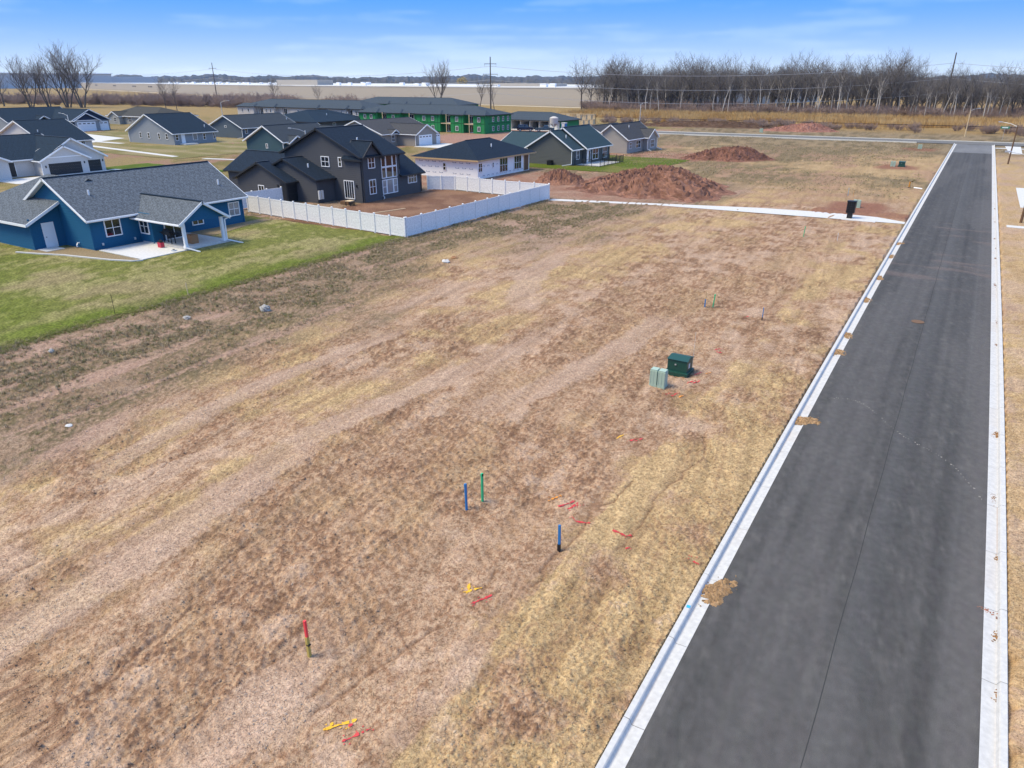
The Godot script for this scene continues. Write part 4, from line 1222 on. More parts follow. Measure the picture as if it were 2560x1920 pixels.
# two-storey apartment block: long front facing the camera, projecting bays with balconies between
func apartment(called: String, label: String, wall_m: Material, bay_m: Material, x0: float, x1: float, s0: float, s1: float, eave: float, ridge: float, bays: Array, ends: Array, raw: bool):
	thing(called, label, "apartment block", at(x1, s0))
	var y := O.y
	walls(bay_m, x0, x1, s0 + 1.6, s1, eave, eave, "", [0, 0], 0.0)
	hip_roof(M.roof_apartment, M.dark_trim, x0 - .5, x1 + .5, s0 + 0.6, s1 + .5, eave, [x0 + 8.5, (s0 + s1) / 2 + .5], [x1 - 8.0, (s0 + s1) / 2 + .5], ridge)
	for b in bays:
		walls(wall_m, b[0], b[1], s0, s0 + 1.7, eave, eave, "", [0, 0], 0.0, "bay_wall")
		var r := mb()
		qn(r, [V(b[0] - .4, y + eave - .02, s0 - .45), V(b[1] + .4, y + eave - .02, s0 - .45), V(b[1] - 1.2, y + eave + 1.05, s0 + 2.6), V(b[0] + 1.2, y + eave + 1.05, s0 + 2.6)], Vector3.UP)
		qn(r, [V(b[0] - .4, y + eave - .02, s0 - .45), V(b[0] + 1.2, y + eave + 1.05, s0 + 2.6), V(b[0] - .4, y + eave - .02, s0 + 2.6)], Vector3.UP)
		qn(r, [V(b[1] + .4, y + eave - .02, s0 - .45), V(b[1] - 1.2, y + eave + 1.05, s0 + 2.6), V(b[1] + .4, y + eave - .02, s0 + 2.6)], Vector3.UP)
		var rf := put(r, "bay_roof", M.roof_apartment)
		var f := mb()
		f.bar(V(b[0] - .4, y + eave - .03, s0 - .45), V(b[1] + .4, y + eave - .03, s0 - .45), 0.06, 0.22)
		put(f, "fascia", M.dark_trim, rf)
		var n := 2 if b[1] - b[0] > 5.0 else 1
		for i in n:
			var cx: float = b[0] + (b[1] - b[0]) * (i + (0.62 if n == 2 and i == 0 else 0.5) - (0.12 if n == 2 and i == 1 else 0.0)) / n
			window("f", s0, cx, eave * 0.62, 0.95, 1.2, 2, 1); window("f", s0, cx, eave * 0.12, 0.95, 1.2, 2, 1)
		if raw:                                      # seams of the sheathing boards
			var k: float = b[0] + 1.2
			while k < b[1]:
				var sm := mb(); sm.box(V(k, y + 0.1, s0 - 0.012), V(k + 0.16, y + eave - 0.1, s0)); put(sm, "board_seam", M.sheathing_dark)
				k += 1.22
			var bd := mb(); bd.box(V(b[0], y + eave * 0.5, s0 - 0.014), V(b[1], y + eave * 0.5 + 0.22, s0)); put(bd, "floor_band", M.sheathing_dark)
	for i in bays.size() - 1:                        # balconies and patio doors in the recesses
		var a: float = bays[i][1]; var c: float = bays[i + 1][0]
		if c - a < 1.5: continue
		var d := mb(); d.box(V(a, y + eave * 0.47, s0 + 0.2), V(c, y + eave * 0.47 + 0.2, s0 + 1.6)); put(d, "balcony", M.raw_lumber if raw else M.cream_wall)
		window("f", s0 + 1.6, (a + c) / 2, eave * 0.52, minf(1.7, c - a - .3), 1.9, 2, 1, null, null, "patio_door"); window("f", s0 + 1.6, (a + c) / 2, 0.1, minf(1.7, c - a - .3), 1.95, 2, 1, null, null, "patio_door")
		var p := mb(); p.box(V((a + c) / 2 + .05, y, s0 + 0.25), V((a + c) / 2 + .2, y + eave, s0 + 0.4)); put(p, "balcony_post", M.raw_lumber if raw else M.dark_trim)
	for w in ends:
		window("e", x1, w, eave * 0.62, 0.85, 1.25, 1, 2); window("e", x1, w, eave * 0.12, 0.85, 1.25, 1, 2)
	if raw:
		var k := s0 + 2.4
		while k < s1:
			var sm := mb(); sm.box(V(x1, y + 0.1, k + .16), V(x1 + 0.012, y + eave - 0.1, k)); put(sm, "board_seam", M.sheathing_dark)
			k += 1.22
		var bd := mb(); bd.box(V(x1, y + eave * 0.5, s1), V(x1 + 0.014, y + eave * 0.5 + 0.22, s0 + 1.6)); put(bd, "floor_band", M.sheathing_dark)

func make_houses():
	blue_house(); charcoal_house(); wrapped_house(); greygreen_house(); taupe_house()
	grey_house(); slate_house(); teal_house(); tan_house(); white_house(); pale_house(); navy_house(); olive_house(); hip_house()
	apartment("apartment_block", "green-sheathed apartment block under construction with open balconies, beside the garages", M.sheathing_green, M.sheathing_green, -160.0, -113.2, 168.4, 181.7, 4.75, 6.9, [[-158.0, -151.6], [-147.6, -142.6], [-136.4, -128.2], [-124.6, -120.3], [-117.0, -113.25]], [172.4, 175.0, 177.4, 180.0], true)
	apartment("apartment_block", "second green apartment block behind, with only its roof and upper windows showing", M.sheathing_green, M.sheathing_green, -226.0, -171.0, 235.0, 250.0, 4.75, 7.1, [[-224.0, -219.0], [-213.0, -205.0], [-200.0, -196.0], [-191.0, -184.0]], [], true)
	apartment("apartment_block", "finished cream apartment block with slate hip roof", M.cream_wall, M.cream_wall, -227.0, -167.5, 179.0, 195.0, 5.0, 7.3, [[-226.5, -218.0], [-213.0, -207.5], [-199.5, -187.0], [-180.0, -174.0], [-171.0, -167.6]], [183.0, 189.0], false)
	# row of open garages
	thing("garage_block", "long low garage building with open dark bays and slate roof", "garage", at(-102.5, 191.2))
	var y := O.y
	var wb := mb()
	wb.box(V(-126.0, y, 203.0), V(-102.5, y + 2.7, 202.8)); wb.box(V(-126.0, y, 203.0), V(-125.8, y + 2.7, 191.2)); wb.box(V(-126, y + 2.35, 191.4), V(-102.6, y + 2.7, 191.2))
	put(wb, "wall", M.cream_wall)
	var ge := mb(); ge.box(V(-102.7, y, 203.0), V(-102.5, y + 2.7, 191.2)); put(ge, "end_wall", M.sheathing_green)
	var wh := mb(); wh.box(V(-106.0, y, 191.4), V(-102.7, y + 2.35, 191.2)); put(wh, "front_panel", M.house_wrap)
	for i in 7:
		var d := mb(); d.box(V(-125.6 + i * 3.2, y, 202.6), V(-125.4 + i * 3.2, y + 2.35, 191.2)); put(d, "bay_divider", M.cream_wall)
	var fl := mb(); fl.box(V(-125.8, y + 0.01, 202.8), V(-102.8, y + 0.04, 188.0)); put(fl, "floor_slab", M.concrete)
	hip_roof(M.roof_apartment, M.dark_trim, -126.8, -101.9, 190.6, 203.8, 2.7, [-120.5, 197.2], [-108.5, 197.2], 4.7)
	# timber frame going up behind
	thing("framed_building", "freshly raised timber stud frame of pale lumber behind the garages", "building frame", at(-109.0, 220.0))
	y = O.y
	for w in [[-109.0, 211.0, -109.0, 228.0], [-122.0, 211.0, -109.0, 211.0], [-122.0, 228.0, -109.0, 228.0]]:
		var a := V(w[0], y, w[1]); var c := V(w[2], y, w[3])
		var len := a.distance_to(c); var n := int(len / 0.62)
		for h in [0.1, 1.6, 3.1]:
			var p := mb(); p.bar(a + Vector3(0, h, 0), c + Vector3(0, h, 0), 0.14, 0.1); put(p, "plate", M.raw_lumber)
		for i in n + 1:
			var q := a.lerp(c, float(i) / n)
			var st := mb(); st.box(q + Vector3(-.06, .1, -.06), q + Vector3(.06, 3.0, .06)); put(st, "stud", M.raw_lumber)
		for i in n / 3:
			var q0 := a.lerp(c, (i * 3.0) / n); var q1 := a.lerp(c, minf(1.0, (i * 3.0 + 2) / n))
			var sh := mb(); sh.bar(q0 + Vector3(0, 3.0 if i % 2 else 1.4, 0) , q1 + Vector3(0, 3.0 if i % 2 else 1.4, 0), 0.03, 1.3); put(sh, "sheathing_board", M.raw_lumber)

# ---------------------------------------------------------------- fences
func vinyl_fence(called: String, label: String, pts: Array, n: Array, h := 1.8):
	thing(called, label, "fence", at(pts[0][0], pts[0][1]), "white vinyl fence runs round the charcoal house")
	var first := true
	for k in pts.size() - 1:
		var a := Vector2(pts[k][0], pts[k][1]); var c := Vector2(pts[k + 1][0], pts[k + 1][1])
		for i in n[k] + 1:
			var p := a.lerp(c, float(i) / n[k])
			if i > 0 or first:
				var key := "fence post"
				var q := at(p.x, p.y)
				if not shared.has(key):
					var keep := O; O = Vector3.ZERO
					var b := mb()
					b.box(Vector3(-.065, -.15, -.065), Vector3(.065, h, .065))
					b.box(Vector3(-.085, h, -.085), Vector3(.085, h + .03, .085))
					for e in 4:
						var d := [Vector3(-.085, h + .03, -.085), Vector3(.085, h + .03, -.085), Vector3(.085, h + .03, .085), Vector3(-.085, h + .03, .085)]
						b.tri(d[(e + 1) % 4], d[e], Vector3(0, h + .10, 0))
					shared[key] = b.mesh(); O = keep
				put(shared[key], "post", M.vinyl).position = q - O
				first = false
			if i < n[k]:
				var p2 := a.lerp(c, float(i + 1) / n[k])
				var A := at(p.x, p.y); var B := at(p2.x, p2.y)
				var dir := (B - A).normalized()
				A += dir * 0.06; B -= dir * 0.06
				var pn := mb()
				var boards := 13
				for j in boards:
					var q0 := A.lerp(B, (j + 0.02) / boards); var q1 := A.lerp(B, (j + 0.98) / boards)
					pn.bar(q0 + Vector3(0, h - 0.10, 0), q1 + Vector3(0, h - 0.10, 0), 0.022, h - 0.24)
				var panel := put(pn, "panel", M.vinyl)
				for y in [h - 0.04, 0.20]:
					var r := mb(); r.bar(A + Vector3(0, y, 0), B + Vector3(0, y, 0), 0.05, 0.14); put(r, "rail", M.vinyl, panel)

func metal_fence():
	thing("metal_fence", "low black metal picket fence round the patio of the grey-green house", "fence", at(-57.0, 111.9))
	var pts := [[-57.0, 111.9], [-52.3, 111.9], [-52.3, 121.3], [-56.4, 121.6]]
	for k in pts.size() - 1:
		var a := Vector2(pts[k][0], pts[k][1]); var c := Vector2(pts[k + 1][0], pts[k + 1][1])
		var n := int(ceil(a.distance_to(c) / 1.6))
		for y in [1.15, 0.2]:
			var r := mb(); r.bar(at(a.x, a.y, y), at(c.x, c.y, y), 0.03, 0.04); put(r, "rail", M.black_plastic)
		for i in n + (1 if k == 2 else 0):
			var p := a.lerp(c, float(i) / n)
			var b := mb(); b.box(at(p.x, p.y) - Vector3(.035, 0, .035), at(p.x, p.y) + Vector3(.035, 1.3, .035)); put(b, "post", M.black_plastic)
		var m := int(a.distance_to(c) / 0.16)
		for i in m:
			var p := a.lerp(c, (i + 0.5) / m)
			var key := "picket"
			if not shared.has(key):
				var keep := O; O = Vector3.ZERO
				var b := mb(); b.box(Vector3(-.011, .1, -.011), Vector3(.011, 1.2, .011)); shared[key] = b.mesh(); O = keep
			put(shared[key], "picket", M.black_plastic).position = at(p.x, p.y) - O

# ---------------------------------------------------------------- mounds, stones, clods
func mound(label: String, cx: float, cs: float, rx: float, rs: float, h: float, seed_: int, pal: Array, turn := 0.0, tops := 1):
	O = at(cx, cs, -0.05)
	var b := mb(true)
	var f := noise(0.55, FastNoiseLite.TYPE_SIMPLEX_SMOOTH, 4, seed_); var g := noise(1.9, FastNoiseLite.TYPE_CELLULAR, 2, seed_ + 1)
	var nr := 44; var na := 130
	var P := []
	for i in nr + 1:
		var row := []
		for j in na:
			var a := TAU * j / na
			var q := float(i) / nr
			var edge: float = 1.0 + 0.34 * f.get_noise_2d(cos(a) * 1.4, sin(a) * 1.4)
			var lx := cos(a) * rx * q * edge; var ls := sin(a) * rs * q * edge
			var prof: float = pow(maxf(0.0, 1.0 - q), 0.85) if tops == 1 else (1.0 - smoothstep(0.35, 1.0, q))
			if tops == 2: prof *= 0.86 + 0.18 * sin(lx / rx * 3.4 + 0.6)
			var ridged: float = 1.0 - 2.0 * absf(f.get_noise_2d(lx * 1.5 + cx, ls * 1.5 + cs))
			var rough: float = 0.34 * f.get_noise_2d(lx + cx, ls + cs) * h * 0.5 + 0.20 * g.get_noise_2d(lx + cx, ls + cs) + 0.10 * ridged + 0.50 * f.get_noise_2d(lx * 2.6, ls * 2.6) + 0.30 * f.get_noise_2d(lx * 6.0, ls * 6.0)
			var y: float = maxf(0.0, prof * h + rough * smoothstep(1.0, 0.75, q)) if i < nr else -0.05
			var rx_ := lx * cos(turn) - ls * sin(turn); var rs_ := lx * sin(turn) + ls * cos(turn)
			row.append(at(cx + rx_, cs + rs_, y))
		P.append(row)
	for i in nr:
		for j in na:
			var k := (j + 1) % na
			for w in [[P[i][j], P[i + 1][j], P[i + 1][k]], [P[i][j], P[i + 1][k], P[i][k]]]:
				var m: Vector3 = w[0]
				var t: float = 0.5 + 0.9 * f.get_noise_2d(m.x * 0.8, m.z * 0.8) + 0.25 * g.get_noise_2d(m.x * 2.0, m.z * 2.0)
				b.col = mixc(pal[0], pal[1], t) * (1.0 + 0.5 * f.get_noise_2d(m.x * 7.0, m.z * 7.0)); b.col.a = 1.0
				var want: Vector3 = (w[1] - w[0]).cross(w[2] - w[0])
				if want.y > 0: b.tri(w[0], w[2], w[1])
				else: b.tri(w[0], w[1], w[2])
	var o := alone(b, "dirt_mound", M.mound_dirt, O)
	tag(o, label, "dirt mound", "")
	return o

func stone(label: String, x: float, s: float, r: float, seed_: int, called := "boulder", m: Material = null, flat := 0.75):
	O = at(x, s, r * flat * 0.55)
	var b := mb()
	var f := noise(1.1, FastNoiseLite.TYPE_SIMPLEX_SMOOTH, 3, seed_)
	var P := func(i, j):
		var v: float = PI * i / 8; var u: float = TAU * j / 12
		var d := Vector3(sin(v) * cos(u), cos(v), sin(v) * sin(u))
		return O + d * Vector3(1, flat, 0.85) * r * (1.0 + 0.5 * f.get_noise_3dv(d * 1.5))
	for i in 8:
		for j in 12: b.quad(P.call(i, j + 1), P.call(i, j), P.call(i + 1, j), P.call(i + 1, j + 1))
	var o := alone(b, called, m if m else M.stone_white, O)
	tag(o, label, "rock")

func lump_mesh(seed_: int) -> ArrayMesh:
	var keep := O; O = Vector3.ZERO
	var r := RandomNumberGenerator.new(); r.seed = seed_
	var b := mb()
	var d := []
	for i in 3:
		for j in 5:
			var u := TAU * (j + 0.5 * (i % 2)) / 5
			d.append(Vector3(cos(u) * [1.0, .85, .45][i], [-.2, .3, .62][i], sin(u) * [1.0, .85, .45][i]) * r.randf_range(0.75, 1.2))
	for i in 2:
		for j in 5:
			var k := (j + 1) % 5
			b.quad(d[(i + 1) * 5 + j], d[i * 5 + j] , d[i * 5 + k], d[(i + 1) * 5 + k])
	for j in 3: b.tri(d[10], d[11 + j], d[(12 + j) if 12 + j < 15 else 14])
	O = keep
	return b.mesh()

func scatter(called: String, label: String, category: String, mesh: Mesh, m: Material, xf: Array, cols: Array):
	var mm := MultiMesh.new()
	mm.transform_format = MultiMesh.TRANSFORM_3D
	mm.use_colors = cols.size() > 0
	mm.mesh = mesh
	mm.instance_count = xf.size()
	for i in xf.size():
		mm.set_instance_transform(i, xf[i])
		if cols.size(): mm.set_instance_color(i, cols[i])
	var o := MultiMeshInstance3D.new()
	o.name = numbered(called)
	o.multimesh = mm; o.material_override = m
	add_child(o)
	o.set_meta("kind", "stuff")
	tag(o, label, category)

func tuft_mesh(seed_: int, blades: int, h: float, spread: float, wide: float, lean := 0.5) -> ArrayMesh:
	var keep := O; O = Vector3.ZERO
	var r := RandomNumberGenerator.new(); r.seed = seed_
	var b := mb()
	for k in blades:
		var a := r.randf() * TAU; var q := sqrt(r.randf()) * spread
		var p := Vector3(cos(a) * q, -0.03, sin(a) * q)
		var t := r.randf() * TAU
		var tip := p + Vector3(cos(t) * lean * h * r.randf(), h * r.randf_range(0.6, 1.1), sin(t) * lean * h * r.randf())
		var sd := Vector3(cos(t + 1.6), 0, sin(t + 1.6)) * wide
		var mid := p.lerp(tip, 0.55) + Vector3(0, 0.06 * h, 0)
		b.quad(mid - sd * 0.7, mid + sd * 0.7, p + sd, p - sd)
		b.tri(mid - sd * 0.7, tip, mid + sd * 0.7)
	O = keep
	return b.mesh()

func make_litter():
	var r := RandomNumberGenerator.new(); r.seed = 401
	var xf := []; var cols := []
	while xf.size() < 34000:                        # clods of clay, thick where the ground was churned
		var d := 10.0 + 52.0 * pow(r.randf(), 1.3)
		var b := deg_to_rad(r.randf_range(-43, 34)) - TH
		var x := sin(b) * d; var s := cos(b) * d
		if x > -4.7 or x < -42.0: continue
		var q: float = nz.clods.get_noise_2d(x * 1.1, s * 0.8) + 0.25 * step(-9.0, -13.0, x) * step(-21, -17, x)
		if r.randf() > step(-0.22, 0.25, q) * 0.9 + 0.06: continue
		var k := r.randf_range(0.010, 0.022) * (1.9 if r.randf() < 0.10 else 1.0) * (1.0 + d * 0.008)
		var e := earth_at(x, s, d)
		xf.append(Transform3D(Basis(Vector3.UP, r.randf() * TAU).scaled(Vector3(k * r.randf_range(.8, 1.5), k * r.randf_range(.6, 1.1), k)), Vector3(x, gh(x, s) + e[0] + k * 0.1, -s)))
		cols.append(mixc(e[1] * 0.8, CLOD, r.randf_range(0.0, 0.35)))
	scatter("clods", "loose clay clods strewn over the churned bare lot", "clods", lump_mesh(5), M.clod, xf, cols)
	xf = []; cols = []
	while xf.size() < 22000:                        # dry weeds on the strip by the lot line and in the far meadow
		var x: float; var s: float
		if r.randf() < 0.72:
			x = r.randf_range(-43.0, -27.0); s = r.randf_range(8, 76)
			var w: float = step(-30.5, -35.0, x + nz.big.get_noise_2d(x, s) * 7.0 + nz.patch.get_noise_2d(x * 1.25, s * 0.55) * 4.0 - step(40, 90, s) * 6.0)
			if r.randf() > w * step(-0.35, 0.15, nz.patch2.get_noise_2d(x, s)): continue
		else:
			x = r.randf_range(-58, -6); s = r.randf_range(100, 195)
			if nz.big.get_noise_2d(x, s) + nz.patch2.get_noise_2d(x, s) * 0.5 < -0.12: continue
		var k := r.randf_range(0.10, 0.22)
		xf.append(Transform3D(Basis(Vector3.UP, r.randf() * TAU).scaled(Vector3(k, k * r.randf_range(.6, 1.3), k)), at(x, s, 0.01)))
		cols.append(mixc(Color(.24, .19, .12), Color(.42, .32, .20), r.randf()) if r.randf() < 0.78 else Color(.17, .17, .065))
	for i in 5200:                                  # ragged turf along the lawn's edge
		var ps := r.randf_range(6, 50)
		var px := -42.9 + r.randfn() * 0.38
		var k2 := r.randf_range(0.06, 0.14)
		xf.append(Transform3D(Basis(Vector3.UP, r.randf() * TAU).scaled(Vector3(k2 * 1.6, k2, k2 * 1.6)), at(px, ps, 0.0)))
		cols.append(mixc(Color(.12, .155, .03), Color(.30, .25, .11), r.randf()))
	scatter("dry_weeds", "low dry weeds and grass tufts between lawn and bare clay", "weeds", tuft_mesh(9, 12, 1.0, 0.5, 0.045, 0.9), M.stalk, xf, cols)
	xf = []; cols = []
	while xf.size() < 15000:                        # the golden reeds before the wood
		var x := r.randf_range(-150, 110); var s := r.randf_range(246, 312)
		var q: float = nz.patch.get_noise_2d(x * 0.5, s * 0.6)
		var near: float = 262.0 + 0.06 * x + 14.0 * nz.big.get_noise_2d(x * 0.7, 5.0)
		if s < near and not (q > 0.12): continue
		if x < -100 and s < 270: continue
		var k := r.randf_range(0.75, 1.25) * (0.6 if s < near else 1.0)
		xf.append(Transform3D(Basis(Vector3.UP, r.randf() * TAU).scaled(Vector3(k, k, k)), at(x, s)))
		cols.append(mixc(Color(.40, .235, .085), Color(.60, .43, .21), clampf(r.randf() * 0.7 + q, 0, 1)))
	scatter("reeds", "tall golden dry reeds along the foot of the leafless wood", "reeds", tuft_mesh(13, 16, 2.1, 0.65, 0.035, 0.25), M.stalk, xf, cols)

# ---------------------------------------------------------------- trees
func grow(tr: MB, cr: MB, p: Vector3, d: Vector3, l: float, rad: float, level: int, last: int, r: RandomNumberGenerator, spread: float, rise: float, kids: Array):
	var n := 3 if level < 2 else 2
	var pts := [p]; var rads := [rad]
	var q := p; var dir := d
	for i in n:
		dir = (dir + Vector3(r.randf_range(-1, 1), r.randf_range(-0.6, 1) * rise, r.randf_range(-1, 1)) * 0.16).normalized()
		q += dir * l / n
		pts.append(q)
		rads.append(lerpf(rad, rad * (0.35 if level < last else 0.3), float(i + 1) / n))
	(tr if level < 2 else cr).tube(pts, rads, 6 if level == 0 else (4 if level == 1 else 3), false)
	if level >= last: return
	var m: int = kids[level]
	for k in m:
		var t := lerpf(0.32 if level == 0 else 0.2, 1.0, (k + r.randf()) / m)
		var i := mini(int(t * n), n - 1)
		var base: Vector3 = pts[i].lerp(pts[i + 1], t * n - i)
		var a := k * 2.4 + r.randf_range(-.5, .5)
		var side := dir.cross(Vector3.UP if absf(dir.y) < 0.95 else Vector3.RIGHT).normalized().rotated(dir, a)
		var nd := (dir * (1.0 - spread) + side * spread * 1.25 + Vector3(0, 0.30 * rise, 0)).normalized()
		grow(tr, cr, base, nd, l * r.randf_range(0.42, 0.66) * (1.15 - 0.45 * t if level == 0 else 1.0), maxf(rad * 0.5 * (1.1 - t * 0.5), 0.034), level + 1, last, r, spread, rise, kids)

func make_tree(called: String, label: String, category: String, group: String, seed_: int, h: float, rad: float, kids: Array, spread: float, rise: float, bark: Material, twig: Material, stems := 1, clear := 0.0) -> Node3D:
	thing(called, label, category, Vector3.ZERO, group)
	var r := RandomNumberGenerator.new(); r.seed = seed_
	var tr := mb(); var cr := mb()
	for k in stems:
		var a := TAU * k / stems + r.randf()
		var d := Vector3(cos(a) * 0.28, 1, sin(a) * 0.28).normalized() if stems > 1 else Vector3(r.randf_range(-.1, .1), 1, r.randf_range(-.1, .1)).normalized()
		var p := Vector3(cos(a), 0, sin(a)) * (0.5 if stems > 1 else 0.0) - Vector3(0, 0.3, 0)
		if clear > 0.0:
			tr.tube([p, p + d * clear], [rad * 1.25, rad], 6, false)
			p += d * clear
		grow(tr, cr, p, d, (h - clear) * r.randf_range(0.62, 0.72), rad, 0, kids.size(), r, spread, rise, kids)
	put(tr, "trunk", bark); put(cr, "crown", twig)
	return T

func make_trees():
	var r := RandomNumberGenerator.new(); r.seed = 501
	var G := "leafless trees of the wood behind the reeds"
	var dark := []; var pale := []
	for k in 5: dark.append(make_tree("oak_tree", "dark spreading leafless tree in the wood behind the reeds", "tree", G, 510 + k, 17.0, 0.30, [9, 8, 6], 0.52, 1.0, M.bark_dark, M.twig_dark))
	for k in 3: pale.append(make_tree("aspen_tree", "slender leafless tree with pale trunk at the front of the wood", "tree", "pale-trunked trees at the edge of the wood", 530 + k, 15.0, 0.17, [9, 6, 4], 0.40, 1.2, M.bark_pale, M.twig_dark, 1, 5.0))
	var edge := func(x): return 322.0 - 0.06 * (x + 60.0)
	for i in 150:                                    # the front of the wood, tree by tree
		var x := -168.0 + i * 1.95 + r.randf_range(-1.5, 1.5)
		var s: float = edge.call(x) + r.randf_range(4, 34)
		var k: float = r.randf_range(1.0, 1.42) * (0.80 if x > -25 else 1.0)
		var src: Node3D = dark[i % 5]
		var at_ := at(x, s)
		if i < 5: src.position = at_; src.rotation.y = r.randf() * TAU; src.scale = Vector3.ONE * k
		else: copy(src, at_, r.randf() * TAU, k)
	for i in 110:
		var x := -150.0 + i * 2.4 + r.randf_range(-2.5, 2.5)
		if x < -90 and r.randf() < 0.35: continue
		var s: float = edge.call(x) + r.randf_range(-3, 12)
		var k: float = r.randf_range(0.85, 1.25) * (0.85 if x > -25 else 1.0)
		var src: Node3D = pale[i % 3]
		var n: Node3D = src
		if i < 3: src.position = at(x, s); src.scale = Vector3.ONE * k
		else: n = copy(src, at(x, s), 0.0, k)
		n.rotation = Vector3(r.randf_range(-.06, .06), r.randf() * TAU, r.randf_range(-.10, .04))
	# the depth of the wood reads as one mass
	var both := mb()
	O = Vector3.ZERO
	var rr := RandomNumberGenerator.new(); rr.seed = 77
	grow(both, both, Vector3(0, -.3, 0), Vector3.UP, 11.0, 0.28, 0, 3, rr, 0.5, 1.0, [9, 7, 6])
	both.o = Vector3.ZERO
	var xf := []
	for i in 520:
		var x := r.randf_range(-175, 135)
		var s: float = edge.call(x) + r.randf_range(26, 95)
		xf.append(Transform3D(Basis(Vector3.UP, r.randf() * TAU).scaled(Vector3.ONE * r.randf_range(0.8, 1.25) * (0.85 if x > -25 else 1.0)), at(x, s)))
	scatter("woodland", "deep mass of leafless trees inside the wood", "wood", both.mesh(), M.twig_dark, xf, [])
	# brushwood
	var br := mb()
	for k in 26:
		var a := rr.randf() * TAU
		grow(br, br, Vector3(cos(a), 0, sin(a)) * rr.randf() * 0.9 - Vector3(0, .1, 0), Vector3(cos(a) * .55, 1, sin(a) * .55).normalized(), rr.randf_range(1.2, 2.0), 0.03, 1, 3, rr, 0.5, 1.0, [0, 5, 4])
	var bm := br.mesh()
	xf = []
	for i in 520:
		var x := r.randf_range(-168, 125)
		xf.append(Transform3D(Basis(Vector3.UP, r.randf() * TAU).scaled(Vector3.ONE * r.randf_range(1.0, 2.0)), at(x, edge.call(x) + r.randf_range(-4, 40))))
	for i in 90:
		var x := r.randf_range(-110, 60)
		xf.append(Transform3D(Basis(Vector3.UP, r.randf() * TAU).scaled(Vector3.ONE * r.randf_range(0.6, 1.1)), at(x, 240.0 + 0.05 * x + r.randf_range(-5, 14))))
	scatter("undergrowth", "tangled brown undergrowth at the foot of the wood", "undergrowth", bm, M.shrub_twig, xf, [])
	xf = []
	for i in 250:                                    # thicket hedge below the warehouse
		var t := r.randf()
		var p := Vector2(-560, 235).lerp(Vector2(-330, 300), t) if r.randf() < 0.55 else Vector2(-450, 290).lerp(Vector2(-215, 265), t)
		p += Vector2(r.randf_range(-24, 24), r.randf_range(-18, 18))
		xf.append(Transform3D(Basis(Vector3.UP, r.randf() * TAU).scaled(Vector3.ONE * r.randf_range(0.9, 2.9)), at(p.x, p.y)))
	scatter("thicket", "purplish brown leafless thicket below the warehouse wall", "thicket", bm, M.shrub_twig, xf, [])
	# single trees
	for q in [[-440.0, 214.0, 1.5, 4], [-433.0, 220.0, 1.45, 3], [-418.0, 222.0, 1.75, 4], [-408.0, 224.0, 1.8, 3], [-470.0, 214.0, 1.2, 2]]:
		var t := make_tree("big_tree", "tall dark many-stemmed leafless tree behind the navy-roofed houses", "tree", "tall bare trees behind the navy-roofed houses", 560 + int(q[1]) + int(q[3]), 17.0, 0.27, [8, 6, 4], 0.44, 1.3, M.bark_dark, M.twig_dark, q[3])
		t.position = at(q[0], q[1]); t.scale = Vector3.ONE * q[2]
	for q in [[-352.0, 235.0, 1.0, "bare tree with slim limbs before the warehouse thicket"], [-330.0, 226.0, 0.8, "small bare tree rising behind the olive-roofed house"], [-345.0, 300.0, 0.95, "thin bare tree standing in the thicket"], [-300.0, 290.0, 0.7, "bare sapling at the end of the thicket"], [-238.0, 312.0, 1.3, "rounded bare tree behind the green apartment roofs"], [-208.0, 305.0, 0.95, "slim bare tree beside the rounded one behind the apartment roofs"], [-200.0, 306.0, 0.85, "twin-stemmed bare tree next to the power pole behind the apartments"]]:
		var t := make_tree("bare_tree", q[3], "tree", "", 580 + int(-q[0]), 17.0, 0.24, [8, 6, 5], 0.40, 1.3, M.bark_dark, M.twig_dark, 3 if q[0] == -238.0 else 1)
		t.position = at(q[0], q[1]); t.scale = Vector3.ONE * q[2]

# ---------------------------------------------------------------- far away
const LOUVRES := [0.36, 0.465, 0.62, 0.80]

